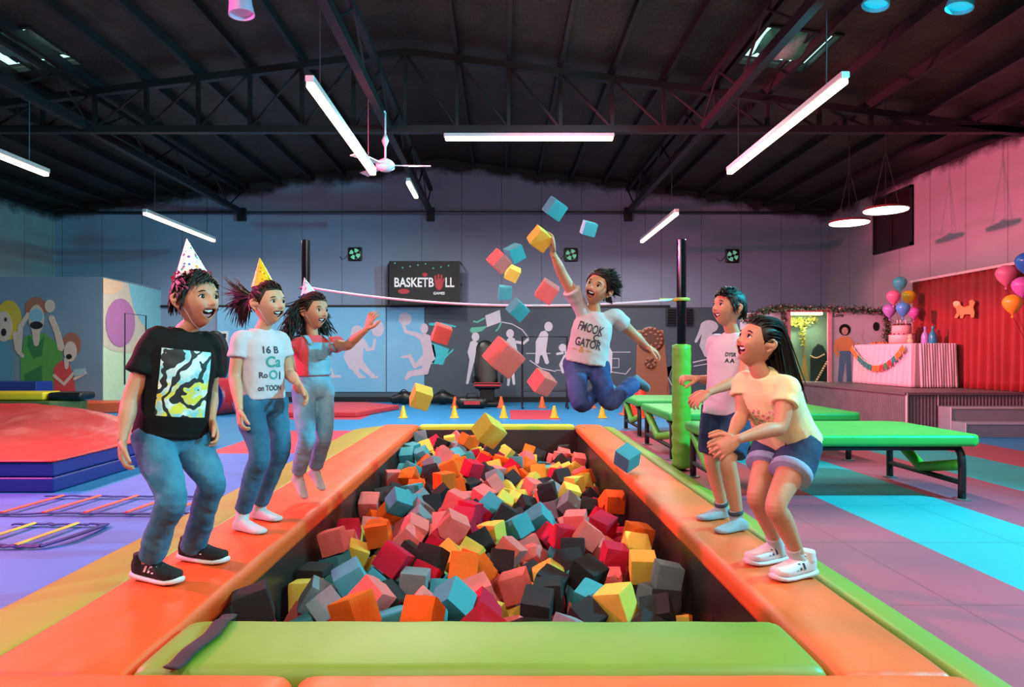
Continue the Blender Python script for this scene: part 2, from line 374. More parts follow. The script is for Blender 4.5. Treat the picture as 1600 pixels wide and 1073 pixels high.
# resting places of the foam cubes: own object?, x y z (mm), quaternion, edge (mm)
CUBES = """1 -653 3031 -46 274 -182 19 944 152
1 573 3419 -143 534 265 -704 386 156
1 -239 3299 -97 371 -108 510 768 156
1 -345 2983 -47 677 -340 -639 130 148
1 178 3446 -174 617 -326 470 541 152
1 -598 3774 -36 468 -11 865 -182 156
1 84 3985 -249 460 -606 -535 367 160
1 942 3888 -160 540 -559 -452 -437 148
1 485 3858 -147 178 772 -318 521 160
1 -773 3514 -59 959 87 -228 143 152
1 -319 4538 -41 485 -32 858 162 156
1 413 3357 -203 287 -894 -345 -3 144
1 -1077 4367 -93 32 794 -24 -606 152
1 775 3388 -198 388 428 -697 425 155
1 844 4087 -170 774 -631 32 -43 156
1 -822 4566 -90 499 -421 -504 -565 156
1 -1060 2917 29 476 349 493 639 148
1 -635 3339 -85 57 -402 -740 -536 148
1 -831 3305 -141 383 -824 400 119 151
1 -213 3781 -90 329 -660 346 -580 160
1 706 4299 -169 458 -440 503 586 148
1 -463 3643 -122 673 -29 17 -739 144
1 -810 5365 -56 1 780 -496 -381 156
1 -416 4032 -107 31 604 -292 -741 152
1 -80 2828 -56 110 -927 -76 350 156
1 249 3613 -169 738 70 670 -43 151
1 -939 3487 -146 72 480 96 -869 151
1 122 5072 -178 282 447 -330 782 156
1 584 4631 -127 248 685 -655 -202 148
1 717 4857 -120 31 -427 888 168 156
1 948 5728 -132 567 -451 -429 -539 156
1 -1077 3949 -200 6 -81 -997 -6 160
1 -5 4239 -201 715 -191 -618 267 148
1 430 4776 -172 614 100 95 777 156
1 51 4569 -223 378 37 -615 691 160
1 861 4406 -157 638 -318 -564 417 160
1 286 5244 -160 42 -316 -231 919 160
1 466 3580 -194 485 723 320 375 155
1 -100 3373 -172 193 705 581 357 151
1 -1089 5632 -139 682 173 688 174 160
1 -624 4561 -134 397 35 917 18 147
1 416 4235 -207 726 -223 -336 -558 160
1 585 5943 -199 255 243 -829 434 148
1 -968 4539 -229 369 -389 500 680 147
1 403 6078 -115 516 353 -596 504 152
1 919 4608 -124 464 620 -402 489 160
1 -293 6757 -31 158 564 276 -762 160
1 -71 4945 -192 639 577 312 402 156
1 -1072 3748 -219 65 687 39 723 156
1 -120 3950 -157 541 -776 -291 -139 155
1 -129 4678 -198 198 -150 909 335 151
1 549 5035 -139 657 -57 -741 -125 160
1 -506 6007 -10 3 -901 434 -14 152
1 -356 5306 -46 970 8 196 -143 156
1 217 4685 -297 669 -152 495 -532 148
1 -124 3571 -161 167 -581 -13 -796 160
1 692 3234 -230 806 -527 255 80 152
1 268 3800 -185 830 180 37 527 156
1 -512 3203 -173 309 -492 -576 575 147
1 -607 4766 -121 575 447 -251 -637 152
1 -93 5504 -129 294 167 -378 862 160
1 -589 3490 -156 674 -378 -170 611 151
1 27 5301 -148 584 -642 -360 -342 148
1 -1091 4878 -170 667 235 656 262 152
1 866 3600 -244 597 -325 -258 -687 152
1 -268 4757 -61 583 -392 -283 -653 152
1 -903 6636 -95 750 170 -257 585 152
1 -205 4471 -194 289 -393 756 436 144
1 465 4458 -174 60 704 -136 -695 156
1 -241 5084 -66 100 513 -852 -30 148
1 -164 5910 -135 24 429 -878 -209 160
1 323 3168 -206 495 -262 805 195 156
1 355 5064 -254 125 -925 -191 -303 148
1 129 3142 -195 511 -145 217 819 144
1 -1054 4358 -248 211 11 697 686 151
1 219 5985 -237 555 -555 598 -161 152
1 282 4043 -218 452 -576 681 -16 144
1 -1081 7820 -62 200 -718 -177 643 160
1 -579 5610 -128 651 1 -712 263 148
1 -433 3824 -148 233 -647 502 -525 147
1 610 6160 -158 35 -560 -152 813 156
1 620 7003 -169 411 -646 170 -620 160
1 645 4112 -280 661 51 -2 -748 160
1 -488 6332 38 142 670 716 134 156
1 -95 6495 -150 44 -877 364 -311 156
1 309 6904 -245 603 -627 456 -189 160
1 862 3903 -299 376 231 -613 -656 151
1 -442 8436 37 428 -264 825 258 148
1 758 6026 -260 623 302 712 116 151
1 -666 6468 -27 182 767 -172 -591 148
1 719 6738 -176 263 -222 641 -687 148
1 -319 4261 -162 356 83 851 -377 148
1 -1070 6742 -119 427 583 -424 546 151
1 -957 3270 -248 208 -205 956 -19 152
1 -908 7780 -39 189 -116 550 805 147
1 -641 7494 -11 422 -356 -471 688 160
1 -425 4524 -164 28 -956 89 278 155
1 -893 5434 -172 128 -291 246 -916 155
1 8 6159 -240 930 189 308 -68 156
1 -632 5200 -156 641 333 -169 -670 148
1 438 6030 -263 63 -554 824 -103 155
1 -122 8259 -42 469 -174 865 -31 152
1 102 7328 -239 436 -377 -66 814 148
1 201 4992 -303 391 -360 -695 -485 151
1 -495 5829 -104 888 -4 422 182 147
1 -639 5380 -132 92 375 -643 662 147
1 -291 6587 -184 240 664 -366 606 155
1 -593 4377 -197 318 -329 710 536 160
1 941 8357 -197 614 -351 -540 457 152
1 -304 3664 -192 671 295 -372 569 147
1 405 7583 -199 582 442 441 -521 160
1 892 3450 -328 105 -554 279 -777 155
1 -1012 3499 -288 426 233 751 -449 160
1 -720 7134 -55 2 -318 -531 785 152
1 823 7019 -207 362 102 741 556 155
1 -69 7040 -182 875 410 -252 -50 148
1 -1076 9048 17 412 -466 -563 -544 152
1 -420 6322 -112 625 499 458 -388 151
1 -401 3376 -166 303 -720 -599 178 151
1 688 4658 -243 239 -426 -129 863 155
1 -427 4962 -127 143 700 -675 183 151
1 53 8924 -179 278 846 -49 452 160
1 -192 5341 -171 88 -489 633 593 155
1 -820 6262 -168 561 312 -625 444 160
1 -755 8614 -38 681 472 -425 364 148
1 -693 3711 -154 137 -647 -672 332 144
1 859 6745 -326 139 -902 121 391 156
1 -905 5665 -105 396 -573 -180 694 155
1 732 8438 -230 407 535 -715 -196 160
1 113 7722 -176 649 169 -416 -615 152
1 190 4334 -321 679 -152 -540 -474 148
1 -742 5276 -268 434 819 -348 142 151
1 -941 7126 -113 19 932 270 -240 155
1 321 8712 -229 474 -73 290 828 156
1 352 7913 -221 103 728 636 235 152
1 -1078 4713 -216 293 585 -661 367 151
1 -206 7985 -147 121 226 136 957 148
1 -948 8237 -23 125 -527 -365 -757 160
1 -624 6381 -146 81 186 -856 -475 151
1 168 7888 -160 693 -91 697 -158 151
1 -64 4154 -322 92 396 857 -318 151
1 -544 8121 -108 665 491 -556 89 156
1 933 5929 -181 742 -374 -250 -496 144
1 -375 8636 4 315 618 -324 644 144
1 446 3891 -300 545 -500 597 -312 155
1 -20 7934 -154 4 -989 -51 141 155
1 878 7195 -202 217 843 486 75 160
1 55 6891 -277 682 549 117 -470 160
1 -821 6476 -178 395 546 620 -402 147
1 -142 7265 -187 415 769 482 63 160
1 511 9297 -288 267 -671 463 -514 160
1 50 3846 -425 228 -490 -484 -688 150
1 -52 7429 -188 52 -935 -343 78 144
1 360 9344 -236 584 153 340 -721 156
1 80 3287 -256 341 818 -462 40 147
1 791 8809 -200 66 -609 -99 784 160
1 -665 8791 -14 765 8 640 67 147
1 -1063 8127 -29 639 326 664 -210 148
1 -78 7746 -178 780 -87 606 -126 155
1 -1005 5238 -248 342 -715 246 -558 160
1 338 7343 -263 444 70 605 -657 152
1 106 6333 -274 933 226 245 -133 156
1 -406 8252 -156 337 -450 -731 -387 148
1 835 5747 -294 307 -564 -766 -14 155
1 -1021 5489 -252 841 -300 -303 -332 148
1 222 7680 -273 709 -392 -233 538 144
1 874 7543 -245 178 542 203 796 160
1 732 8624 -199 53 -638 -765 65 144
1 -842 4636 -359 543 59 -623 560 148
1 755 7982 -259 49 -979 -43 -195 160
1 -432 4778 -180 694 139 133 -694 147
1 -722 5552 -135 580 -159 -691 401 155
1 444 7020 -260 48 -619 -378 687 144
1 876 8180 -288 809 501 251 -176 155
1 -847 7637 -133 258 324 -727 548 160
1 596 7480 -229 865 -239 80 -434 144
1 -527 8405 -83 35 -864 -144 -482 147
1 817 8993 -167 687 708 -143 -72 151
1 386 4809 -352 272 -532 694 401 151
1 -449 7412 -107 647 269 569 429 155
1 691 9071 -315 587 141 63 795 160
1 -341 3124 -119 559 242 -712 -350 147
1 -62 3614 -299 404 -154 680 -592 147
1 164 6553 -303 111 -110 -341 927 160
1 -196 8179 -150 764 -407 -498 -48 144
1 -684 5784 -138 573 704 306 -288 148
1 -1011 5878 -147 185 -220 817 -500 160
1 -880 9055 -68 454 552 699 -20 144
1 687 4363 -317 539 336 692 -344 155
1 -995 6395 -212 230 653 497 524 160
1 116 7531 -228 455 459 -702 -298 156
1 913 6971 -335 16 -499 837 -225 148
1 -669 5036 -201 65 -862 -44 -500 155
1 127 5684 -280 22 -145 514 845 148
1 -184 4135 -177 361 -285 -97 -883 144
1 -335 8445 -148 59 -124 750 647 151
1 482 6623 -225 142 558 532 -621 152
1 619 7711 -210 436 539 -670 -268 148
1 -636 9377 -44 270 -317 -654 -632 156
1 -333 9366 -89 462 -612 -387 -512 152
1 289 8260 -255 137 289 883 -344 160
1 455 9079 -310 77 -620 182 760 148
1 562 5717 -341 111 694 -622 346 160
1 872 4802 -260 2 -814 63 577 155
1 -1091 5013 -254 18 7 352 -936 147
1 -889 3889 -186 295 -99 698 645 151
1 -483 7174 -128 74 378 -248 889 148
1 214 7280 -357 448 -431 -193 759 151
1 815 4994 -272 80 996 28 18 151
1 394 6259 -197 588 -65 -55 804 144
1 -1033 7314 -161 24 -144 -901 409 148
1 -555 8583 -64 967 42 -21 249 147
1 940 3671 -389 403 911 -35 -79 151
1 -330 6179 -243 258 625 337 655 160
1 -707 8322 -103 257 163 -939 158 152
1 -554 7914 -144 992 88 -46 77 147
1 928 5327 -351 460 500 639 -360 160
1 -817 4876 -346 321 -137 745 568 148
1 266 3895 -327 348 608 499 511 155
1 -854 6042 -197 471 -41 -868 -149 155
1 -927 5043 -286 677 327 246 -612 147
1 28 6712 -290 152 596 -789 -8 151
1 550 8636 -350 716 -113 -682 -95 152
1 208 4562 -392 365 582 -354 -635 151
1 -69 8400 -178 487 -752 -165 412 147
1 -729 3201 -203 783 423 -412 197 151
1 -93 3902 -330 324 22 937 -133 151
1 -211 5670 -210 300 237 515 -767 160
1 136 9059 -284 411 -27 767 492 155
1 -327 8613 -146 42 719 37 -693 156
1 -1058 2937 -134 514 629 393 -431 155
1 -904 6839 -138 603 -173 -389 -675 155
1 565 7943 -269 55 -704 -24 707 151
1 399 6775 -335 178 207 -679 -681 147
1 918 8583 -278 426 -580 104 686 148
1 416 3635 -338 739 60 -650 -167 156
1 -753 4170 -266 277 -738 -595 157 156
1 467 7742 -261 666 -695 -237 -129 144
1 -278 3965 -254 770 486 -201 362 156
1 354 5720 -323 614 455 -620 -176 160
1 -424 5332 -187 468 667 495 301 155
1 -216 7568 -205 361 -103 -885 -274 156
1 627 7212 -174 331 -47 -940 72 151
1 -250 4834 -190 702 -40 -576 -417 144
1 -817 7297 -149 573 561 -348 485 144
1 547 8812 -364 753 640 -39 -148 160
1 -526 5122 -317 31 700 -713 15 144
1 -135 9319 -175 51 330 -699 -632 148
1 -449 6505 -91 428 -757 487 -81 147
1 0 7172 -289 322 -176 -654 662 155
1 -868 8788 -135 289 -685 -119 -658 155
1 892 4288 -273 842 -527 67 96 147
1 685 9274 -352 711 -295 611 -185 147
1 946 5868 -450 645 -28 -756 -108 155
1 383 8906 -287 28 3 159 987 155
1 -96 4557 -341 107 625 724 272 147
1 -885 8411 -181 342 -147 697 613 155
1 433 4111 -307 277 380 833 -293 151
1 12 4042 -452 31 641 485 594 118
1 887 4120 -323 695 64 -712 -79 155
1 618 8335 -318 383 608 -653 -239 151
1 -29 8128 -187 678 682 0 -275 151
1 -898 8248 -176 840 34 524 -137 144
1 -699 4834 -257 214 275 740 -575 151
1 -809 6707 -220 661 -443 231 560 156
1 -230 5068 -223 971 -47 94 -215 151
1 395 6458 -237 62 573 -16 817 151
1 919 6011 -316 744 -275 -465 393 144
1 925 7403 -342 74 156 -910 -377 144
1 214 7487 -383 762 -321 497 -263 155
1 896 9103 -309 565 -473 462 -493 152
1 -644 3909 -190 283 388 726 -492 147
1 687 3635 -323 537 -357 348 681 147
1 922 6462 -357 565 598 -386 418 160
1 -272 6789 -199 93 579 188 -788 144
1 -288 9251 -266 256 -723 264 -585 151
1 -781 8651 -191 126 -401 661 -622 148
1 -1072 7939 -194 621 338 47 -706 144
1 599 3407 -315 948 -20 -280 147 147
1 -1077 3679 -366 490 -485 -584 -428 151
0 371 5335 -264 378 201 -903 44 144
0 471 4605 -235 597 262 -441 -616 144
0 208 4116 -364 849 431 -305 -25 155
0 190 6742 -359 569 -121 768 -269 151
0 909 4603 -286 138 611 227 -745 151
0 -54 6528 -331 454 -43 -875 164 155
0 190 4950 -496 43 -639 -733 229 155
0 625 8158 -317 714 486 -284 416 156
0 520 7270 -292 330 -55 -939 75 144
0 392 5314 -497 851 -235 316 -347 155
0 -419 6911 -230 35 -543 539 -643 152
0 389 6067 -438 582 360 625 -375 155
0 631 4847 -281 19 576 26 -817 151
0 -446 4366 -300 199 -915 83 340 155
0 771 4623 -439 826 244 -489 -140 155
0 -443 4159 -227 862 383 -236 232 144
0 -459 8765 -54 481 268 -824 133 148
0 -1010 6203 -176 532 -466 -532 -466 144
0 -717 4627 -265 98 912 -235 322 144
0 -864 5336 -350 97 -364 -392 839 160
0 -507 6857 -109 820 -238 378 -358 144
0 -405 5137 -179 50 -476 112 871 156
0 -14 6006 -339 12 840 -72 538 155
0 -1087 8869 -119 15 724 37 -688 148
0 748 4233 -448 360 -737 97 -563 150
0 597 6043 -431 449 467 -760 54 141
0 -649 7308 -161 18 75 -976 203 151
0 -548 5540 -259 460 460 -319 689 147
0 318 5493 -238 558 177 -811 -13 160
0 643 5481 -306 116 -671 732 8 148
0 433 8123 -318 116 -766 -258 577 147
0 -52 4913 -346 212 -77 -10 974 151
0 170 8607 -313 168 572 -303 744 151
0 932 7973 -338 316 -939 -35 132 144
0 -2 5350 -496 68 810 33 582 155
0 -427 5644 -202 213 711 53 -668 152
0 -495 4845 -323 295 -336 771 -453 152
0 -46 5327 -286 301 -611 615 -397 155
0 -58 4386 -307 477 455 561 -500 155
0 -278 7901 -260 846 -132 -515 38 148
0 82 9347 -269 380 -408 584 589 156
0 -363 6015 -315 635 329 -676 -177 152
0 630 3908 -324 36 547 356 757 144
0 -553 6777 -306 543 -217 673 453 148
0 -1068 6740 -271 687 80 720 -63 148
0 -506 4611 -285 463 719 484 184 148
0 396 4588 -369 639 -724 202 167 155
0 754 5290 -311 83 31 353 -931 156
0 -673 6869 -184 478 -29 -308 822 151
0 965 7557 -466 66 29 -902 425 150
0 781 7507 -453 695 390 559 -229 125
0 -287 8130 -285 288 -609 604 -426 155
0 205 6955 -393 747 528 -19 -404 147
0 362 8472 -329 716 251 -60 -648 160
0 625 6954 -337 383 456 -13 803 147
0 -1065 9075 -137 733 657 23 174 144
0 -530 6018 -161 438 -542 -454 -555 144
0 -47 5129 -322 17 707 -17 707 155
0 -382 5857 -245 908 -287 302 -49 144
0 963 6225 -519 672 -111 -721 129 155
0 -331 8342 -315 113 -792 599 -37 151
0 561 4754 -447 444 473 -330 -686 155
0 685 7640 -332 188 -842 266 430 151
0 588 6226 -321 695 64 702 141 147
0 -422 7565 -193 580 -182 742 -284 160
0 -1026 7763 -278 493 100 -864 30 156
0 -524 7745 -203 777 -350 113 -511 147
0 948 6447 -535 294 45 -647 -702 150
0 776 6996 -450 215 182 801 528 150
0 -786 8257 -299 940 -151 -180 247 160
0 -293 4634 -282 82 962 13 -261 155
0 -583 6305 -279 523 326 -376 693 160
0 265 8104 -363 619 -36 -412 668 148
0 175 5861 -399 710 -425 -448 -338 151
0 227 3633 -328 393 -544 -415 -614 151
0 -29 8883 -304 724 -268 180 -609 144
0 393 6275 -349 588 -640 -401 292 147
0 393 7531 -353 540 463 -563 -421 155
0 454 5118 -354 597 -133 564 -555 148
0 373 5509 -423 732 -315 141 588 151
0 199 8830 -348 165 98 958 214 144
0 693 7186 -342 325 78 -847 413 155
0 918 7171 -395 575 -777 215 139 155
0 369 6799 -490 281 21 1 -960 155
0 -843 6916 -273 428 650 612 -136 155
0 -684 7080 -198 249 778 -98 -568 151
0 183 5139 -436 397 -504 663 386 129
0 -285 4108 -321 689 67 384 611 155
0 109 8274 -275 72 190 866 -457 151
0 284 9142 -321 195 -557 352 727 144
0 934 8846 -326 708 45 702 68 144"""
# ---------------------------------------------------------------- foam cubes
def foam(name, col):
    n = NT('foam_' + name); c = lin(col); n.base(n.mix(n.noise(7, 5, .6), tuple(x * .84 for x in c), tuple(min(1, x * 1.08) for x in c))); n.rough(.95); n.b.inputs['Specular IOR Level'].default_value = .15
    n.bump(n.noise(70, 3), .35, .02); return n.m
FO = {k: foam(k, c) for k, c in (('crimson', '#c41e3c'), ('coral', '#e8706c'), ('orange', '#ee6420'), ('yellow', '#ecc050'), ('charcoal', '#332e30'), ('grey', '#7b8085'), ('teal', '#4a949e'))}
def cube_mesh(seed, torn):
    r = random.Random(seed); N = 9; bm = bmesh.new(); bmesh.ops.create_cube(bm, size=1); bmesh.ops.subdivide_edges(bm, edges=bm.edges[:], cuts=N - 1, use_grid_fill=True)
    cs = [V([r.choice((-.5, .5)) for _ in range(3)]) for _ in range(1 if torn == 1 else 2)]
    for v in bm.verts:
        p = v.co.copy(); q = V([max(-.455, min(.455, a)) for a in p]); d = p - q
        if d.length > 1e-6: p = q + d.normalized() * .045
        p += V((noise.noise(p * 2 + V((seed, 0, 0))), noise.noise(p * 2 + V((0, seed, 3))), noise.noise(p * 2 + V((5, 0, seed))))) * .018
        if torn:
            for c in cs:
                e = (p - c).length; R = .38 + .14 * noise.noise(p * 4 + V((seed, 1, 2)))
                if e < R: p = p + (-c.normalized()) * (R - e) * .42 + V((noise.noise(p * 9), noise.noise(p * 9 + V((7, 0, 0))), noise.noise(p * 9 + V((0, 7, 0))))) * .07
        v.co = p
    me = bpy.data.meshes.new('foam_cube'); bm.to_mesh(me); bm.free(); me.polygons.foreach_set('use_smooth', [True] * len(me.polygons)); me.materials.append(FO['grey'])
    bm = bmesh.new(); bm.from_mesh(me)
    for e in bm.edges:
        if len(e.link_faces) == 2 and e.calc_face_angle(0) > .9: e.smooth = False
    bm.to_mesh(me); bm.free(); return me
CM = [cube_mesh(s, 0) for s in range(4)] + [cube_mesh(11, 1), cube_mesh(12, 1), cube_mesh(14, 2)]
rows = [list(map(int, l.split())) for l in CUBES.split('\n')]
rc = random.Random(21); NAMES = ['charcoal'] * 20 + ['yellow'] * 17 + ['coral'] * 20 + ['orange'] * 12 + ['crimson'] * 13 + ['teal'] * 12 + ['grey'] * 10
items = []
for r in rows:
    items.append(dict(own=r[0], p=V(r[1:4]) / 1000, q=Quaternion([a / 1000 for a in r[4:8]]).normalized(), s=r[8] / 1000, c=rc.choice(NAMES), m=rc.choice([0, 0, 1, 1, 2, 3, 2, 4, 5, 6])))
own = [i for i in items if i['own']]
SEEN = {'yellow': '460,935 548,848 538,880 580,880 683,950 712,857 775,825 570,797 955,948 1030,885 990,868 798,785 895,765 880,897', 'charcoal': '440,962 478,903 600,940 660,860 603,788 840,925 1045,965 892,870 905,790 950,760 925,905 790,800 680,770', 'coral': '468,962 535,845 573,922 640,938 687,818 637,840 755,925 795,918 1050,935 928,870 835,880 902,830 820,850 960,900 575,780',
        'teal': '541,912 525,880 590,905 598,962 715,922 643,785 910,932 1090,950 862,868 640,720 848,822', 'crimson': '495,877 537,822 627,895 682,898 743,825 735,960 865,948 865,830 940,835 985,818 970,848 930,805', 'orange': '557,953 732,895 718,968 598,813 1015,845 815,848 960,793 930,730 655,755 700,740', 'grey': '512,945 998,935 1047,903 975,797 655,790 880,780'}
PTS = [(k, *map(int, p.split(','))) for k, l in SEEN.items() for p in l.split()]
for it in own:
    sx, sy = CX + F * it['p'].x / it['p'].y, CY + F * (CZ - it['p'].z) / it['p'].y
    n_ = min(PTS, key=lambda a: (a[1] - sx) ** 2 + (a[2] - sy) ** 2)
    if (n_[1] - sx) ** 2 + (n_[2] - sy) ** 2 < 24 ** 2: it['c'] = n_[0]
ORD = 'first second third fourth fifth sixth seventh eighth ninth tenth eleventh twelfth thirteenth fourteenth fifteenth sixteenth seventeenth eighteenth nineteenth twentieth'.split()
ORD += ['twenty-' + o for o in ORD[:9]] + ['thirtieth'] + ['thirty-' + o for o in ORD[:9]]
def zone(x): return 'by the hat-side wall' if x < -.45 else ('along the pit middle' if x < .32 else 'by the bench-side wall')
cnt = {}
for it in sorted(own, key=lambda i: i['p'].y):
    k = (it['c'], zone(it['p'].x)); cnt[k] = cnt.get(k, 0) + 1
    near = min((o for o in own if o is not it), key=lambda o: (o['p'] - it['p']).length)
    it['label'] = '%s%s foam cube %s, %s %s back from lime pad, touching %s' % ('torn ' if it['m'] > 3 else '', it['c'], k[1], ORD[cnt[k] - 1], it['c'], near['c'])
for it in own:
    o = bpy.data.objects.new('foam_cube', CM[it['m']]); COL.objects.link(o); o.location = it['p']; o.rotation_mode = 'QUATERNION'; o.rotation_quaternion = it['q']; o.scale = (it['s'] * .985,) * 3
    o.material_slots[0].link = 'OBJECT'; o.material_slots[0].material = FO[it['c']]; tag(o, it['label'], 'foam cube', 'foam cubes in the pit')
b = MB(); ks = list(FO)
for it in items:
    if it['own']: continue
    R = it['q'].to_matrix(); b.cur = ks.index(it['c']); b.add([it['p'] + R @ (v.co * it['s'] * .97) for v in CM[it['m']].vertices], [tuple(p.vertices) for p in CM[it['m']].polygons])
o = b.build('buried_foam_cubes', [FO[k] for k in ks]); tag(o, 'mass of foam cubes lying hidden deeper in the pit', 'foam cubes', kind='stuff')
rf = random.Random(5)
for px, py, sz, c, rot, lab in ((867, 326, 34, 'teal', (.5, .45, .5), 'teal foam cube flying highest of all, above the held cube'), (920, 357, 27, 'teal', (.35, .2, .2), 'teal foam cube in the air beside the raised arm'),
        (844, 373, 36, 'yellow', (.6, .5, .5), 'yellow foam cube on the leaping boy\'s raised hand'), (804, 396, 31, 'teal', (.3, -.5, .3), 'teal foam cube in the air behind the coral one'), (780, 408, 33, 'coral', (.6, .5, .9), 'coral foam cube flying highest on the banner side'),
        (801, 427, 26, 'yellow', (.55, .4, .2), 'small yellow foam cube in the air under the coral one'), (789, 457, 26, 'teal', (.3, .1, .1), 'teal foam cube in the air just above the rope'), (855, 455, 37, 'coral', (.4, .55, .1), 'coral foam cube in the air below the raised arm'),
        (809, 484, 32, 'teal', (.5, .6, .6), 'teal foam cube in the air just under the rope'), (690, 521, 34, 'coral', (.3, .3, .25), 'coral foam cube in the air before the painted hoop'), (787, 558, 55, 'coral', (.45, .55, .65), 'largest coral foam cube in the air, mid flight'),
        (847, 597, 38, 'coral', (.6, .3, .7), 'lowest coral foam cube in the air, near the boy\'s knee'), (658, 620, 38, 'yellow', (.45, .3, .3), 'yellow foam cube in the air before the red floor mat'), (764, 673, 46, 'yellow', (.55, .5, .7), 'yellow foam cube tumbling low over the pit'), (980, 715, 38, 'teal', (.5, -.4, .6), 'teal foam cube falling over the bench-side edge pad')):
    Y = .155 * F * 1.3 / sz; o = bpy.data.objects.new('foam_cube', CM[rf.choice((0, 1, 2, 3))]); COL.objects.link(o)
    if (px, py) == (844, 373): Y = 4.0; s_ = .105
    else: s_ = .155
    o.location = P(px, py, Y); o.rotation_euler = (rot[0] + .0, rot[1], rot[2]); o.scale = (s_,) * 3
    o.material_slots[0].link = 'OBJECT'; o.material_slots[0].material = FO[c]; tag(o, lab, 'foam cube', 'foam cubes in the air')
# ---------------------------------------------------------------- lamps and things under the roof
GLOW = mat('lit_tube_diffuser', '#fff0dc', .4, var=0, emit=6.5, emitc='#ffdcae')
ALU = mat('white_painted_metal', '#c9c9cc', .35, .2)
WIRE = mat('thin_steel_wire', '#3a3c42', .4, .7)
TUBE_LABELS = ['long white tube light above the red crash mat, cut by the frame', 'long white tube light hanging beside the ceiling fan', 'long white tube light hanging below the torn skylight over the benches',
               'slim tube light hanging before the back wall above the party hats', 'slim tube light hanging before the back wall near the pendant discs', 'short tube light fixed under the lengthwise beam beside the fan']
for q_, (x, y0, y1, z) in enumerate(ROWS):
    t = thing('tube_light', TUBE_LABELS[q_], 'light', (x, (y0 + y1) / 2, z), 'hanging white tube lights')
    q = MB(); q.box((x - .04, y0, z), (x + .04, y1, z + .06)); q.build('housing', ALU, t, bevel=.008, segs=1)
    q = MB(); q.box((x - .038, y0 + .02, z - .045), (x + .038, y1 - .02, z)); q.build('diffuser', GLOW, t, bevel=.012, segs=2)
    if z < 4:
        for yy in (y0 + .35, y1 - .35):
            q = MB(); q.tube([(x, yy, z + .06), (x, yy, 4.334)], .006, 5); q.build('wire', WIRE, t)
    else:
        q = MB(); q.box((x - .01, y0 + .3, z + .06), (x + .01, y0 + .34, 4.334)); q.build('wire', WIRE, t)
t = thing('tube_light', 'crosswise white tube light mounted under the roof truss', 'light', (.42, 9.72, 4.27), 'hanging white tube lights')
q = MB(); q.box((-.84, 9.86, 4.25), (1.63, 9.94, 4.306)); q.build('housing', ALU, t, bevel=.008, segs=1)
q = MB(); q.box((-.82, 9.862, 4.205), (1.61, 9.938, 4.25)); q.build('diffuser', GLOW, t, bevel=.012)
DISC = mat('lit_disc_diffuser', '#ffffff', .4, var=0, emit=5, emitc='#fff4e4')
SHADE = mat('dark_red_lamp_shell', '#5a2028', .4)
for c, lab in ((P(1327, 347, 10.9), 'lower white disc pendant lamp before the right-hand wall corner'), (P(1384, 327, 9.87), 'higher white disc pendant lamp hanging before the framed dark panel')):
    t = thing('pendant_lamp', lab.replace('right-hand ', 'pink '), 'light', c, 'disc pendant lamps')
    q = MB(); q.lathe([(.30, -.012), (.305, .0), (.29, .02), (.05, .05), (.03, .07)], c, 40); q.build('lamp_shade', SHADE, t, smooth=False)
    q = MB(); q.lathe([(.288, -.025), (.295, -.013)], c, 40); q.build('diffuser', DISC, t)
    for a in range(3):
        r = V((math.cos(a * 2.1), math.sin(a * 2.1), 0)) * .2; q = MB(); q.tube([c + r + V((0, 0, .02)), c + V((0, 0, .85))], .004, 5); q.build('wire', WIRE, t)
    q = MB(); q.tube([c + V((0, 0, .85)), (c.x, c.y, roofz(c.x))], .006, 5); q.build('cord', WIRE, t)
CYANL = mat('cyan_glowing_lens', '#19c3e0', .3, var=.1, emit=.8, emitc='#12bfe0')
LILAC = mat('lilac_can', '#c8b4d8', .35, .1); CYCAN = mat('cyan_can', '#3fc4d8', .35, .1)
for c, lab, m in ((P(376, 6, 6.17), 'lilac stage lamp can hanging at the top edge', LILAC), (P(1372, -8, 6.1), 'cyan stage lamp can hanging above the torn skylight', CYCAN), (P(1503, -4, 6.1), 'second cyan stage lamp can, nearer the pink wall', CYCAN)):
    t = thing('stage_lamp', lab, 'light', c, 'hanging stage lamp cans')
    ax = V((-.25, 0, -1)).normalized() if m is CYCAN else V((.1, 0, -1)).normalized()
    q = MB(); q.lathe([(.05, -.16), (.095, -.12), (.10, .0), (.115, .10), (.105, .10), (.09, .0)], c, 24, ax=ax); q.build('lamp_can', m, t, smooth=False)
    q = MB(); q.lathe([(.098, .06), (.098, .07)], c, 24, ax=ax); q.build('lens', CYANL if m is CYCAN else LILAC, t)
    q = MB(); q.tube([c - ax * .15, (c.x, c.y, roofz(c.x))], .012, 6); q.build('hanger', WIRE, t)
# ceiling fan
c = P(602, 259, 9.3)
t = thing('ceiling_fan', 'white three-bladed ceiling fan hanging from the roof beam', 'fan', c)
WHITE = mat('white_enamel', '#d5d3d8', .35)
q = MB(); q.lathe([(.03, .10), (.10, .06), (.13, .02), (.13, -.03), (.07, -.07), (.02, -.08)], c, 24); q.build('motor', WHITE, t, smooth=True)
q = MB(); q.tube([c + V((0, 0, .08)), c + V((0, 0, .45)), (c.x, c.y, 4.40)], .014, 8); q.lathe([(.02, -.02), (.05, .06), (.02, .14)], c + V((0, 0, .28)), 12); q.tube([(c.x, c.y, 4.40), (-1.65, c.y, 4.42)], .02, 8); q.build('rod', WHITE, t, smooth=True)
for a in (.08, 2.25, 4.2):
    d = V((math.cos(a), math.sin(a), 0)); s = V((-d.y, d.x, .18)); q = MB()
    q.prism([c + d * .12 + s * .03, c + d * .6 + s * .07, c + d * .62 - s * .07, c + d * .12 - s * .03], (0, 0, .012)); q.build('blade', WHITE, t)
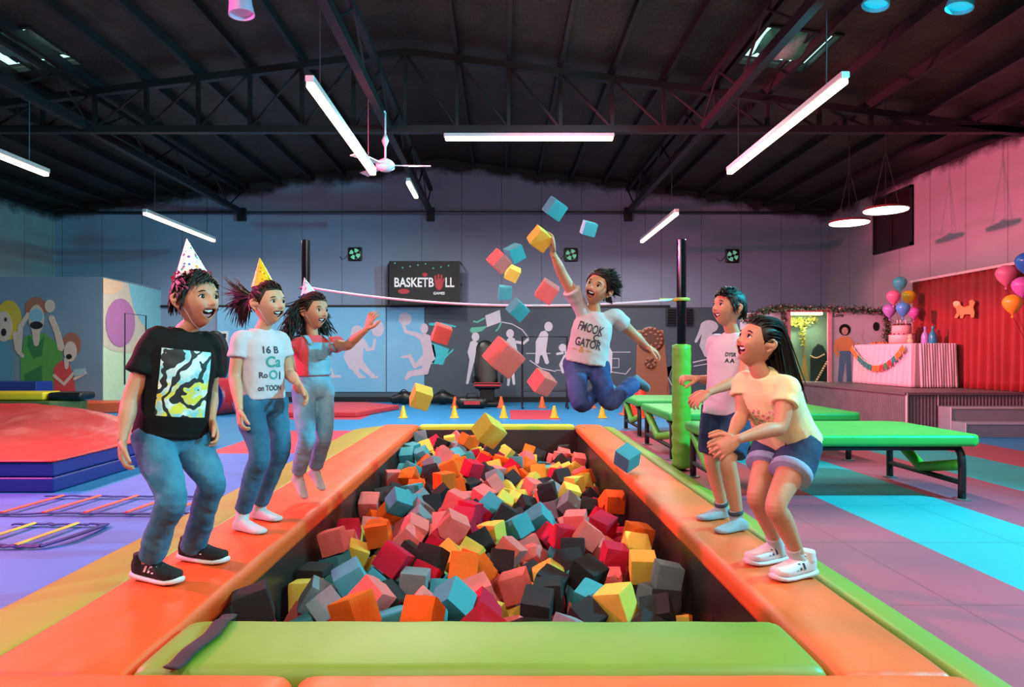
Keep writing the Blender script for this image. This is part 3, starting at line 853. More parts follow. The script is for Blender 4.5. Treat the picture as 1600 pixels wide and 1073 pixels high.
# extractor fans
GREENL = mat('daylit_fan_opening', '#7fd6b0', .6, var=.4, vs=20, emit=.35, emitc='#6fc9a5')
BLACK = mat('black_plastic', '#101114', .4); 
for px, py, lab in ((555, 397, 'black extractor fan on the back wall beside the dark post'), (892, 398, 'black extractor fan on the back wall above the leaping boy'), (1144, 400, 'black extractor fan on the back wall above the boy in white')):
    c = P(px, py, YB - .03); t = thing('extractor_fan', lab, 'fan', c, 'extractor fans on the back wall')
    q = MB(); q.box(c + V((-.16, -.03, -.16)), c + V((.16, .03, .16))); q.build('housing', BLACK, t, bevel=.03)
    q = MB(); q.lathe([(.125, .0), (.125, .02)], c + V((0, -.03, 0)), 24, ax=(0, -1, 0)); q.build('opening', GREENL, t)
    q = MB()
    for a in range(4):
        d = V((math.cos(a * 1.57 + .4), 0, math.sin(a * 1.57 + .4))); s = V((-d.z, 0, d.x)); q.prism([c + V((0, -.055, 0)) + d * .02, c + V((0, -.055, 0)) + d * .12 - s * .05, c + V((0, -.055, 0)) + d * .125 + s * .03], (0, -.006, 0))
    q.lathe([(.04, .02), (.035, .04)], c + V((0, -.03, 0)), 12, ax=(0, -1, 0)); q.build('blades', BLACK, t)
    q = MB(); q.tube([c + V((-.17, .0, -.02)), c + V((-.28, .01, -.12)), c + V((-.36, .01, -.05))], .006, 5, n=4); q.build('cord', BLACK, t)
# ---------------------------------------------------------------- helpers for painted shapes on walls
def pl(px, Y): return [P(x, y, Y) for x, y in px]
def circ(cx, cy, rx, ry=None, n=20, a0=0):
    ry = ry or rx; return [(cx + rx * math.cos(2 * math.pi * i / n), cy + ry * math.sin(2 * math.pi * i / n)) for i in range(n)]
def stroke(pts, w):
    """outline of a tapering round-ended stroke in pixel coordinates"""
    n = len(pts); ws = [w] * n if isinstance(w, (int, float)) else w; L, R = [], []
    for i in range(n):
        a = V(pts[max(i - 1, 0)]); b = V(pts[min(i + 1, n - 1)]); d = (b - a).normalized(); s = V((-d.y, d.x)) * ws[i] / 2; p = V(pts[i]); L.append(p + s); R.append(p - s)
    d = (V(pts[-1]) - V(pts[-2])).normalized() * ws[-1] * .35; d0 = (V(pts[0]) - V(pts[1])).normalized() * ws[0] * .35
    return [tuple(x) for x in [V(pts[0]) + d0] + L + [V(pts[-1]) + d] + R[::-1]]
def paint(name, shapes, Y, m, parent, th=.004):
    q = MB()
    for k, s in enumerate(shapes): q.prism(pl(s, Y - .0006 * k), (0, -th, 0))
    return q.build(name, m, parent)
# ---------------------------------------------------------------- murals on the back wall
YM = YB - .05
t = thing('wall_mural', 'light blue mural boards with pale sports figures low on the back wall', 'mural', P(530, 612, YM))
BLUEP = NT('light_blue_mural'); BLUEP.base(BLUEP.mix(BLUEP.noise(1.6, 6, .65), lin('#5f9fca'), lin('#87b9d8'))); BLUEP.rough(.6); BLUEP = BLUEP.m
PALE = mat('pale_pink_paint', '#c9b3c4', .7); WHITEP = mat('white_mural_paint', '#cfcbd8', .7)
def panel(px0, px1, name='mural_board'):
    q = MB(); a, b_ = P(px0, 480, YM), P(px1, 612, YM); q.box((a.x, YM - .02, b_.z), (b_.x, YM, a.z)); q.build(name, BLUEP, t)
panel(340, 603); panel(604.5, 663)
paint('painted_figure', [circ(558, 520, 10, 12), stroke([(556, 534), (552, 558), (556, 574)], [26, 30, 20]), stroke([(552, 566), (558, 582), (565, 589)], [13, 8, 6]), stroke([(562, 566), (574, 580), (584, 588)], [13, 8, 6]),
      stroke([(566, 532), (575, 546), (583, 545), (586, 530)], [9, 7, 6, 4]), circ(590, 513, 10, 13), stroke([(560, 589), (570, 589)], 4), stroke([(580, 589), (590, 589)], 4)], YM - .02, PALE, t)
paint('painted_figure', [stroke([(513, 540), (512, 575), (520, 588)], [8, 11, 6]), stroke([(514, 588), (532, 588)], 4)], YM - .02, PALE, t)
paint('painted_figure', [circ(633, 498, 10), stroke([(630, 506), (634, 518), (650, 522), (664, 530)], [5, 6, 7, 11]), circ(663, 513, 6, 8), stroke([(664, 526), (668, 545), (670, 562)], [17, 15, 20]), stroke([(668, 558), (664, 580), (640, 584), (634, 592)], [17, 13, 9, 5]),
      stroke([(662, 562), (648, 572), (640, 556), (628, 558)], [13, 9, 7, 4])], YM - .02, PALE, t)
t = thing('wall_mural', 'white playing figures painted on the dark slate wall panel', 'mural', P(830, 612, YM))
def fig(hx, hy, r, torso, tw, legs, lw, arms=()):
    return [circ(hx, hy, r, r * 1.15), stroke(torso, tw)] + [stroke(l, lw) for l in legs] + [stroke(a, 4.5) for a in arms]
paint('painted_figure', [stroke([(671, 540), (673, 555), (672, 566)], [14, 16, 12])], YM - .0, WHITEP, t)
paint('painted_figure', fig(743, 526, 6, [(741, 535), (738, 550), (740, 562)], [12, 15, 12], [[(738, 560), (734, 580), (730, 599)], [(744, 560), (748, 578), (747, 598)]], [8, 6, 4], [[(746, 538), (752, 552), (758, 560)]]), YM, WHITEP, t)
paint('painted_figure', fig(797, 521, 6, [(798, 530), (801, 548), (799, 562)], [13, 15, 11], [[(798, 560), (796, 580), (794, 602)], [(802, 560), (801, 580), (803, 600)]], [7, 5, 4], [[(792, 534), (784, 548), (787, 556)], [(806, 534), (818, 536), (825, 530)]]), YM, WHITEP, t)
paint('painted_arc', [stroke([(784, 503), (800, 506), (816, 515), (826, 528)], 1.5)], YM, WHITEP, t)
paint('painted_figure', fig(857, 510, 6.5, [(850, 520), (846, 535), (845, 548)], [13, 17, 14], [[(841, 545), (839, 566)], [(849, 545), (853, 556), (854, 566)]], [8, 5]) if False else [circ(857, 510, 6.5, 7.5), stroke([(851, 520), (846, 535), (845, 550)], [12, 18, 16]), stroke([(841, 548), (839, 567)], [8, 6]), stroke([(849, 548), (855, 567)], [8, 6])], YM, WHITEP, t)
paint('painted_figure', [circ(879, 543, 6), stroke([(886, 548), (895, 552), (900, 560)], [14, 15, 10]), stroke([(884, 556), (876, 570), (880, 582)], [7, 5, 4]), stroke([(892, 558), (889, 570), (892, 584)], [8, 6, 4]), stroke([(880, 551), (870, 553)], 4)], YM, WHITEP, t)
paint('painted_figure', [circ(943, 520, 6, 8), stroke([(942, 532), (948, 552), (950, 582)], [10, 18, 12])], YM, WHITEP, t)
for l_ in [stroke([(822, 552), (860, 552)], 1), stroke([(828, 563), (845, 575), (868, 580)], 1.4), stroke([(868, 578), (900, 580)], 1), stroke([(955, 550), (985, 550)], 1), stroke([(957, 560), (967, 560), (967, 574), (957, 574)], 1), stroke([(955, 581), (978, 584), (985, 575)], 1.2), stroke([(1040, 575), (1052, 570), (1044, 590), (1050, 602)], 1.2)]: paint('painted_line', [l_], YM, WHITEP, t)
paint('painted_flag', [[(758, 493), (781, 484), (783, 503), (761, 511)]], YM, WHITEP, t)
paint('painted_ribbon', [stroke([(757, 497), (746, 503), (740, 502)], 2.5), stroke([(783, 504), (779, 513), (775, 517)], 2.5), stroke([(737, 516), (752, 514), (760, 510)], [9, 7, 2])], YM, mat('mint_paint', '#63b8a4', .7), t)
paint('painted_figure', [circ(1108, 510, 14, 10), stroke([(1100, 506), (1094, 520), (1087, 534)], [8, 6, 4]), stroke([(1106, 516), (1100, 540), (1104, 556)], [16, 14, 6]), stroke([(1083, 566), (1110, 560)], 2), stroke([(1084, 572), (1112, 567)], 1.4)], YM, WHITEP, t)
# hoop painted and confetti
NETP = mat('teal_net_paint', '#35b7c4', .6, var=.5, vs=20)
paint('painted_hoop', [stroke([(671, 506), (690, 507), (712, 510)], [4, 6, 2])], YM, NETP, t); paint('painted_net', [[(674, 535), (702, 545), (692, 570), (676, 568)], stroke([(694, 560), (698, 556), (708, 546)], 2.5)], YM, NETP, t)
paint('painted_player', [circ(1017, 548, 4, 5), stroke([(1017, 556), (1018, 566)], [9, 6]), stroke([(1016, 566), (1014, 590)], [4, 2.5])], YM, PALE, t)
# ---------------------------------------------------------------- basketball banner
t = thing('basketball_banner', 'black banner with white BASKETBALL lettering standing off the back wall', 'banner', P(662, 475, 15.5))
a, c = P(609, 408, 15.3), P(718, 475, 15.3)
q = MB(); q.box((a.x, 15.28, c.z), (c.x, 15.31, a.z)); q.build('board', mat('black_banner_cloth', '#16151a', .7), t)
q = MB()
for z in (c.z, (c.z + a.z) / 2, a.z):
    q.tube([(a.x, 15.3, z), (a.x - .12, YB - .02, z)], .014, 6); q.tube([(c.x, 15.3, z), (c.x + .02, YB - .02, z)], .014, 6)
q.tube([(a.x - .12, YB - .05, c.z), (a.x - .12, YB - .05, a.z)], .014, 6); q.tube([(a.x, 15.3, c.z), (a.x, 15.3, a.z)], .016, 6); q.tube([(c.x, 15.3, c.z), (c.x, 15.3, a.z)], .016, 6)
q.build('frame', BLACK, t)
def sign(body, px, py, Y, w, m, parent, name='lettering', h=.3, squeeze=None, dy=0):
    me = text_mesh(body, 1, .004); xs = [v.co.x for v in me.vertices]; ys = [v.co.y for v in me.vertices]
    sx = w / (max(xs) - min(xs)); sy = h / (max(ys) - min(ys)); cx = (max(xs) + min(xs)) / 2; cy = (max(ys) + min(ys)) / 2; p = P(px, py, Y)
    for v in me.vertices: v.co = (p.x + (v.co.x - cx) * sx, p.y - v.co.z - dy, p.z + (v.co.y - cy) * sy)
    return link(name, me, m, parent)
LETW = mat('white_lettering', '#e6e2e6', .6, var=0)
sign('BASKETB', 647, 441, 15.27, .88, LETW, t, h=.215); sign('LL', 703, 441, 15.27, .20, LETW, t, h=.215)
REDP = mat('red_print', '#a8303c', .7)
paint('red_hand', [circ(686, 444, 6, 9), stroke([(681, 442), (680, 431)], 3), stroke([(685, 440), (685, 429)], 3), stroke([(689, 440), (690, 430)], 3), stroke([(690, 445), (694, 435)], 2.5)], 15.275, REDP, t)
paint('red_splash', [circ(664, 429, 4, 3)], 15.275, REDP, t); paint('red_splash', [circ(631, 455, 9, 4)], 15.275, REDP, t)
sign('GAMES', 686, 458, 15.27, .25, LETW, t, name='small_lettering', h=.06)
paint('confetti', [circ(617 + 12 * k, 411 + (k * 7) % 9, 1.2, n=6) for k in range(8)], 15.275, mat('teal_confetti', '#3fb8a8', .6), t)
# ---------------------------------------------------------------- partition with murals
t = thing('wall_partition', None, None, (-9, 14.5, 0), kind='structure')
YP, XP = 13.6, -7.95
q = MB(); q.box((XL, YP, 0), (XP, YB, 2.65)); q.build('wall_body', mat('blue_grey_paint', '#6f7c8e', .7, var=.15, vs=2), t)
def px_(x, y): Y = -XP * F / (CX - x); return V((XP, Y, CZ - (y - CY) / F * Y))
def side(name, shapes, m):
    q = MB()
    for k, s in enumerate(shapes): q.prism([px_(*p) + V((.0005 * k, 0, 0)) for p in s], (.005, 0, 0))
    return q.build(name, m, t)
CREAM = mat('pale_lime_paint', '#c6cda8', .7); PEACH = mat('peach_paint', '#e2b08e', .7); SKYB = mat('sky_paint', '#7fb2bd', .7); MAUVE = mat('mauve_paint', '#b36a96', .7); SAND = mat('sand_paint', '#cdb3a0', .7)
side('painted_ground', [[(161, 434), (253, 454), (253, 618), (161, 632)]], CREAM)
XS0 = XP; XP = XP + .006
side('painted_sand', [[(161, 434), (200, 443), (205, 460), (218, 490), (230, 520), (225, 545), (200, 552), (175, 548), (161, 540)]], SAND)
XP += .006
side('painted_sky', [[(201, 443), (253, 454), (253, 520), (240, 522), (222, 505), (208, 480)]], SKYB)
side('painted_peach', [[(161, 434), (193, 441), (190, 452), (180, 459), (161, 459)], [(206, 548), (215, 530), (232, 515), (240, 525), (230, 560)]], PEACH)
XP += .006
side('painted_oval', [circ(188, 504, 23, 38)], MAUVE)
XP += .004
side('door_outline', [stroke([(195, 600), (195, 489), (228, 493), (228, 600)], 1.6)], BLACK); XP = XS0
MY = YP
SKIN_P = mat('mural_skin', '#c8a69a', .7); 
def mural(name, shapes, m, k): paint(name, shapes, MY - .006 * k, m, t, .006)
mural('painted_hair', [circ(14, 500, 20, 31)], mat('mural_blond', '#c9a033', .7), 1)
mural('painted_face', [circ(6, 510, 13, 24), stroke([(24, 520), (26, 545), (36, 557)], [8, 6, 5])], SKIN_P, 2)
mural('painted_mouth', [circ(6, 519, 4, 6), circ(-2, 498, 2, 3), circ(9, 499, 2, 3)], BLACK, 3)
mural('painted_body', [[(-30, 610), (-20, 540), (10, 532), (20, 560), (18, 610)]], mat('mural_teal', '#4d8296', .7), 1)
mural('painted_hair', [circ(56, 482, 17, 18)], mat('mural_brown', '#9a5a48', .7), 1)
mural('painted_body', [[(33, 606), (32, 560), (40, 525), (70, 520), (98, 545), (92, 600)]], mat('mural_green', '#4f8a3f', .7), 1)
mural('painted_face', [circ(57, 498, 12, 22), stroke([(56, 510), (57, 538)], [14, 8]), stroke([(80, 495), (90, 520), (96, 545)], [9, 9, 11]), stroke([(45, 490), (32, 510), (30, 552)], [7, 8, 7]), circ(78, 478, 8, 10)], SKIN_P, 2)
mural('painted_glasses', [circ(57, 493, 11, 11)], mat('mural_glass', '#7aa0b0', .6), 3)
mural('painted_mouth', [circ(57, 508, 10, 6)], BLACK, 4)
mural('painted_shirt', [[(43, 540), (45, 522), (57, 540), (70, 524), (66, 555), (53, 560)], [(38, 585), (66, 570), (66, 604), (40, 606)]], mat('mural_dark_green', '#2c6a3c', .7), 2)
mural('painted_hair', [circ(112, 538, 15, 19)], mat('mural_auburn', '#96584c', .7), 1)
mural('painted_face', [circ(110, 549, 10, 16), stroke([(104, 560), (104, 575)], [8, 5])], SKIN_P, 3)
mural('painted_mouth', [circ(108, 557, 4.5, 4)], BLACK, 4)
mural('painted_shirt', [[(85, 613), (84, 575), (95, 563), (108, 568), (115, 590), (118, 613)]], mat('mural_red', '#c23a40', .7), 2)
mural('painted_arms', [stroke([(84, 586), (100, 600), (118, 580)], [5, 6, 5]), stroke([(116, 592), (134, 582)], [5, 5])], SKIN_P, 3)
mural('painted_camera', [[(115, 577), (134, 575), (134, 584), (117, 588)]], mat('mural_grey', '#8fa4ac', .6), 4)
# ---------------------------------------------------------------- framed dark panel on the pink wall
t = thing('window_3', None, None, (XR, 13.2, 3.8), kind='structure')
def rx(x, y, X=XR): Y = X * F / (x - CX); return V((X, Y, CZ - (y - CY) / F * Y))
ya, yb = 12.55, 13.85
q = MB(); q.box((XR - .03, ya, 3.15), (XR - .01, yb, 4.22)); q.build('pane', mat('dark_window_pane', '#1d1618', .25, var=.5, vs=3), t)
q = MB()
for lo, hi in (((ya, 3.12), (yb, 3.17)), ((ya, 4.18), (yb, 4.23)), ((ya, 3.12), (ya + .05, 4.23)), ((yb - .05, 3.12), (yb, 4.23)), ((13.18, 3.12), (13.22, 4.23))): q.box((XR - .06, lo[0], lo[1]), (XR - .005, hi[0], hi[1]))
q.build('window_frame', STEEL, t)
# ---------------------------------------------------------------- posts and rope
CHROME = mat('dark_gloss_post', '#15171c', .12, .5, var=0)
p = (1.71, 6.5)
t = thing('post', 'dark round post with green padded foot beside the benches', 'post', (*p, 0), 'posts holding the rope')
q = MB(); q.lathe([(.045, 0), (.045, 2.19), (.04, 2.195)], (*p, 0), 20); q.build('pole', CHROME, t)
GREENV = vinyl('green_vinyl', '#58ac2e', .3); GREENS = vinyl('bench_green_vinyl', '#30a444', .15)
q = MB(); prof = [(.05, .02)] + [(.088 + .006 * math.sin(i * 2.1) * (1 if i < 12 else .4), .03 + i * 1.16 / 30) for i in range(31)] + [(.05, 1.2)]
q.lathe(prof, (*p, 0), 20); q.build('padding', GREENV, t, smooth=True)
p2 = (-2.137, 7.45)
t2 = thing('post', 'dark round post behind the girl in overalls', 'post', (*p2, 0), 'posts holding the rope')
q = MB(); q.lathe([(.045, 0.03), (.045, 2.345), (.04, 2.35)], (*p2, 0), 20); q.build('pole', CHROME, t2)
q = MB(); q.lathe([(.052, 0.0), (.052, .02), (.046, .03)], (*p2, 0), 20); q.build('base_plate', STEEL, t2)
t = thing('rope', 'pale rope strung between the two dark posts above the pit', 'rope', (0, 6.5, 1.6))
za, zb = CZ - (450 - CY) / F * 7.45, CZ - (468 - CY) / F * 6.5
pts = []
for i in range(25):
    u = i / 24; x = p2[0] + .07 + (p[0] - p2[0] - .14) * u; pts.append((x, p2[1] + (p[1] - p2[1]) * u, za + (zb - za) * u - .21 * 4 * u * (1 - u) * (.55 + .0 * u) - .0))
q = MB(); q.tube(pts, .012, 8); q.build('rope_line', mat('pale_rope', '#cfc6d2', .6), t, smooth=True)
ringp = lambda c, z, r: [V((c[0] + r * math.cos(i * math.pi / 10), c[1] + r * math.sin(i * math.pi / 10), z)) for i in range(21)]
q = MB(); q.tube(ringp(p, zb, .064), .016, 8); q.tube([(p[0] - .20, p[1] + .05, zb), (p[0] - .07, p[1] + .02, zb)], [.018, .014], 8); q.build('loop', mat('lime_strap', '#a8b04a', .7), t)
q = MB(); q.tube(ringp(p2, za, .060), .013, 8); q.build('loop', mat('grey_strap', '#77747e', .7), t)
# ---------------------------------------------------------------- green benches
def bench(x0, x1, y0, y1, label, zt=.50):
    t = thing('bench', label, 'bench', ((x0 + x1) / 2, (y0 + y1) / 2, 0), 'low green padded benches')
    q = MB(); pts = [(x0, y0), (x1 - .0, y0), (x1 + .06, y0 + .06), (x1 + .06, y1 - .10), (x1 - .05, y1), (x0, y1)]
    q.prism([(x, y, zt - .09) for x, y in pts], (0, 0, .09)); q.build('bench_top', GREENS, t, bevel=.03, segs=4)
    q = MB()
    for y in (y0 + .12, y1 - .12): q.tube([(x0 + .1, y, zt - .11), (x1 - .06, y, zt - .11)], .022, 8)
    q.build('rail', STEEL, t, smooth=True)
    for x in (x0 + .06, x1 - .06):
        fr = thing('leg_frame', None, None, (x, (y0 + y1) / 2, 0)); adopt(fr, t)
        for yy, s in ((y0 + .08, 1), (y1 - .08, -1)):
            q = MB(); q.tube([(x, yy + s * .14, zt - .10), (x, yy + s * .05, zt - .115), (x, yy, zt - .20), (x, yy, .012)], .028, 10, n=4); q.build('leg', STEEL, fr, smooth=True)
            q = MB(); q.lathe([(.06, .001), (.06, .012)], (x, yy, 0), 14); q.build('foot_plate', mat('dull_steel', '#8d8f90', .4, .7), fr)
        q = MB(); q.tube([(x, y0 + .08, .13), (x, y1 - .08, .13)], .022, 8); q.build('cross_bar', STEEL, fr, smooth=True)
        q = MB(); ym = (y0 + y1) / 2 + .02
        q.tube([(x, y1 - .10, zt - .10), (x, ym, .17)], .042, 10, round_ends=True); q.tube([(x, ym, .17), (x, y0 + .12, zt - .24)], .042, 10, round_ends=True); q.build('brace_pad', GREENV, fr, smooth=True)
    return t
bench(1.66, 3.55, 5.10, 6.22, 'nearest of the green benches, long top beside the crouching girl'.replace('nearest of the green benches', 'foremost green bench'))
bench(1.72, 3.68, 7.05, 8.45, 'middle green bench behind the boy in white')
bench(1.78, 4.0, 9.05, 10.2, 'rear green bench farthest from the pit corner'.replace('farthest from the pit corner', 'next to the stage end'))
# ---------------------------------------------------------------- stage and what stands on it
t = thing('stage', 'low grey stage with ribbed sides and three steps', 'stage', (6.6, 11.5, 0))
RIB = NT('ribbed_grey_boarding'); X = RIB.xyz(); w = RIB.math('SINE', RIB.math('MULTIPLY', RIB.math('ADD', X[0], X[1]), 130.0)); RIB.base(RIB.mix(RIB.noise(4, 4), lin('#4c4850'), lin('#6d6870'))); RIB.bump(w, .6, .012); RIB.rough(.6); RIB = RIB.m
q = MB(); q.box((5.74, 9.70, 0), (XR - .01, 13.35, .53)); q.build('stage_body', RIB, t)
q = MB(); q.box((5.71, 9.67, .53), (XR - .01, 13.35, .565)); q.build('stage_top', mat('grey_stage_top', '#5a5058', .5), t)
STEP = mat('slate_step', '#7d8894', .6); EDGE = mat('pale_step_edge', '#b8b4b8', .5)
for k, (z, y) in enumerate(((.375, 9.40), (.19, 9.10))):
    q = MB(); q.box((6.19, y, 0), (XR - .01, y + .30, z)); st = q.build('step', STEP, t)
    q = MB(); q.box((6.185, y - .01, z - .02), (XR - .01, y + .004, z + .005)); q.box((6.18, y - .01, 0), (6.19, y + .004, z)); q.build('edge_strip', EDGE, st)
q = MB(); q.box((6.19, 9.69, .02), (6.2, 9.70, .56)); q.box((5.735, 9.665, 0), (5.75, 9.70, .56)); q.build('edge_strip', EDGE, t)
# curtain
t = thing('stage_curtain', 'deep red pleated curtain hanging behind the party table', 'curtain', (7.4, 11, .57))
def pleats(q, fpos, L, z0, z1, amp, n, seed=0, flare=0):
    rows = 14; cols = n * 8; r = random.Random(seed); ph = [r.uniform(-.5, .5) for _ in range(n + 2)]; vs = []
    for j in range(rows + 1):
        v = j / rows
        for i in range(cols + 1):
            u = i / cols; k = u * n; a = math.sin(2 * math.pi * k + ph[int(k)] * .9 * math.sin(math.pi * (k % 1))) * amp * (.7 + .5 * v) + .3 * amp * math.sin(k * 1.7 + v * 3)
            vs.append(fpos(u, a + flare * v) + V((0, 0, z1 + (z0 - z1) * v)))
    return q.add(vs, [(j * (cols + 1) + i, j * (cols + 1) + i + 1, (j + 1) * (cols + 1) + i + 1, (j + 1) * (cols + 1) + i) for j in range(rows) for i in range(cols)])
def solid(o, th):
    m = o.modifiers.new('solid', 'SOLIDIFY'); m.thickness = th; m.offset = 0; return o
VELVET = mat('red_velvet', '#86080f', .7, var=.3, vs=3, sheen=.2)
q = MB(); pleats(q, lambda u, a: V((7.45 + a, 8.6 + 3.75 * u, 0)), 4, .57, 2.40, .05, 22, 3); solid(q.build('cloth', VELVET, t, smooth=True), .006)
q = MB(); q.box((7.40, 8.55, 2.40), (7.57, 12.38, 2.44)); q.build('rail', mat('pale_rail', '#d8b8c0', .5), t)
t = thing('dog_cutout', 'small orange dog cutout pinned to the red curtain', 'decoration', (7.38, 11.2, 1.7))
def on_x(px, X): return [V((X, X * F / (x - CX), CZ - (y - CY) / F * X * F / (x - CX))) for x, y in px]
q = MB(); q.prism(on_x([(1489, 478), (1492, 472), (1499, 471), (1501, 477), (1506, 480), (1515, 477), (1514, 470), (1519, 468), (1523, 472), (1520, 480), (1522, 488), (1521, 496), (1517, 496), (1516, 491), (1506, 491), (1504, 497), (1500, 497), (1500, 491), (1495, 497), (1491, 496), (1495, 488), (1494, 482)], 7.375), (.012, 0, 0)); q.build('body_shape', mat('orange_felt', '#e88a58', .8, var=.3, vs=60), t)
q = MB(); q.prism(on_x(circ(1494, 474, 5, 4), 7.372), (.01, 0, 0)); q.build('head', mat('cream_felt', '#e8c49a', .8), t)
# party table
TX0, TX1, TY0, TY1, TZ = 6.68, 7.34, 11.05, 12.85, 1.285
t = thing('party_table', 'party table with pleated pale skirt standing on the stage', 'table', ((TX0 + TX1) / 2, (TY0 + TY1) / 2, .565))
CLOTH = mat('pale_pink_satin', '#d6b6c6', .5, var=.06, sheen=.3)
q = MB(); q.box((TX0 + .02, TY0 + .02, TZ - .03), (TX1, TY1, TZ - .004)); q.build('tabletop', mat('board', '#b8a898', .6), t)
q = MB(); q.box((TX0 - .02, TY0 - .02, TZ - .006), (TX1 + .01, TY1 + .01, TZ)); q.build('tablecloth', CLOTH, t)
q = MB(); L = TY1 - TY0; W = TX1 - TX0; per = L + W
def perim(u, a):
    s = u * per
    return V((TX0 - .03 - a, TY1 - s, 0)) if s < L - .05 else (V((TX0 + (s - L), TY0 - .03 - a, 0)) if s > L + .05 else V((TX0 - .03 * (1 - (s - L + .05) * 10) - a * .7 , TY0 + .02 - .05 * (s - L + .05) * 10 - a * .7, 0)))
pleats(q, perim, per, .575, TZ - .002, .017, 58, 5, .035); solid(q.build('table_skirt', CLOTH, t, smooth=True), .004)
# bunting along the long side
t = thing('bunting', 'garland of coloured paper flags looped across the table skirt', 'bunting', (TX0 - .1, 11.9, 1.1))
FC = [mat('flag_' + n, c, .7, var=.3, vs=70) for n, c in (('orange', '#d8702c'), ('teal', '#2e7a78'), ('red', '#b8323a'), ('green', '#4d7a48'))]
bp = []
for i in range(15):
    u = i / 14; y = 12.8 - 1.62 * u; bp.append(V((TX0 - .115 , y, 1.27 - .36 * 4 * u * (1 - u))))
q = MB(); q.tube(bp, .005, 5); q.build('string', mat('white_string', '#d8d0c8', .8), t)
for i in range(14):
    a, c = bp[i], bp[i + 1]; d = (c - a) * .44; m_ = (a + c) / 2; dn = V((0, d.z, -abs(d.y))).normalized() * .115
    if d.length == 0: continue
    n_ = V((0, -d.z, d.y)).normalized(); n_ = n_ if n_.z < 0 else -n_
    q = MB(); q.prism([m_ - d, m_ + d, m_ + d + n_ * .115, m_ + n_ * .095, m_ - d + n_ * .115], (-.004, 0, 0)); q.build('flag', FC[(0, 0, 1, 1, 1, 1, 0, 0, 2, 3, 2, 1, 0, 0)[i] if i < 14 else 0], t)
# cake
c = V((7.0, 11.95, TZ))
t = thing('birthday_cake', 'two tier pink birthday cake with dark berries on the party table', 'cake', c)
CAKE = mat('pink_icing', '#e8b0b4', .5); 
q = MB(); q.lathe([(.24, .002), (.25, .012), (.23, .016)], c, 32); q.build('cake_stand', mat('silver_card', '#b8a8a0', .3, .5), t)
q = MB(); q.lathe([(.20, .016), (.20, .15), (.19, .165), (.15, .17)], c, 32); q.build('lower_tier', CAKE, t, smooth=True)
q = MB(); q.lathe([(.155, .165), (.15, .31), (.14, .325), (.05, .33)], c, 32); q.build('upper_tier', CAKE, t, smooth=True)
q = MB()
for i in range(14): q.lathe([(.004, .0), (.02, .012), (.02, .028), (.004, .04)], c + V((.125 * math.cos(i * .449), .125 * math.sin(i * .449), .32)), 8)
for i in range(16): q.lathe([(.004, .0), (.014, .008), (.014, .02), (.004, .028)], c + V((.19 * math.cos(i * .393), .19 * math.sin(i * .393), .158)), 8)
q.build('berries', mat('dark_berry', '#6a1f38', .3), t, smooth=True)
q = MB()
for i in range(5): q.tube([c + V((.07 * math.cos(i * 1.257), .07 * math.sin(i * 1.257), .325)), c + V((.07 * math.cos(i * 1.257), .07 * math.sin(i * 1.257), .42))], .006, 6)
q.build('candles', mat('white_wax', '#efe6e6', .5), t)
# party favours
for c, m, h, lab in ((V((7.13, 11.50, TZ)), mat('violet_glass', '#9a7fc8', .25), .30, 'slim violet bottle on the party table'), (V((7.12, 11.28, TZ)), mat('teal_glass', '#1f88a8', .25), .30, 'teal bottle at the curtain end of the party table')):
    t = thing('bottle', lab, 'bottle', c, 'bottles on the party table')
    q = MB(); q.lathe([(.055, .001), (.06, .02), (.058, .12), (.05, .16), (.02, .21), (.018, .25)], c, 20); q.build('bottle_body', m, t, smooth=True)
    q = MB(); q.lathe([(.022, .245), (.022, .285), (.015, .29)], c, 14); q.build('cap', m, t)
for c, r, m, lab in ((V((6.95, 11.62, TZ)), .04, mat('cream_sweet', '#e0c0a0', .6), 'small cream teddy sweet beside the cake'), ):
    t = thing('toy_bear', 'tiny cream teddy sitting beside the birthday cake', 'toy', c)
    q = MB(); q.lathe([(.005, .0), (.045, .02), (.05, .05), (.03, .09), (.004, .1)], c, 16); q.build('body_shape', m, t, smooth=True)
    q = MB(); q.lathe([(.004, .085), (.035, .1), (.04, .12), (.03, .145), (.004, .155)], c, 16)
    for s in (-1, 1): q.lathe([(.004, .14), (.014, .148), (.014, .16), (.003, .17)], c + V((0, .028 * s, 0)), 8)
    q.build('head', m, t, smooth=True)
for y, lab in ((12.35, 'plate of snacks on the table behind the cake'), (12.62, 'plate of snacks at the far end of the party table')):
    c = V((6.9, y, TZ)); t = thing('snack_plate', lab, 'plate', c, 'snack plates on the party table')
    q = MB(); q.lathe([(.06, .001), (.11, .015), (.115, .018), (.06, .008)], c, 24); q.build('plate', mat('white_china', '#dcd2d0', .3), t, smooth=True)
    q = MB()
    for i in range(7): q.lathe([(.005, 0), (.028, .012), (.026, .03), (.005, .04)], c + V((.055 * math.cos(i * 1.05), .055 * math.sin(i * 1.05), .01)) if i < 6 else c + V((0, 0, .02)), 8)
    q.build('snacks', mat('brown_snack', '#a8603c', .6), t, smooth=True)
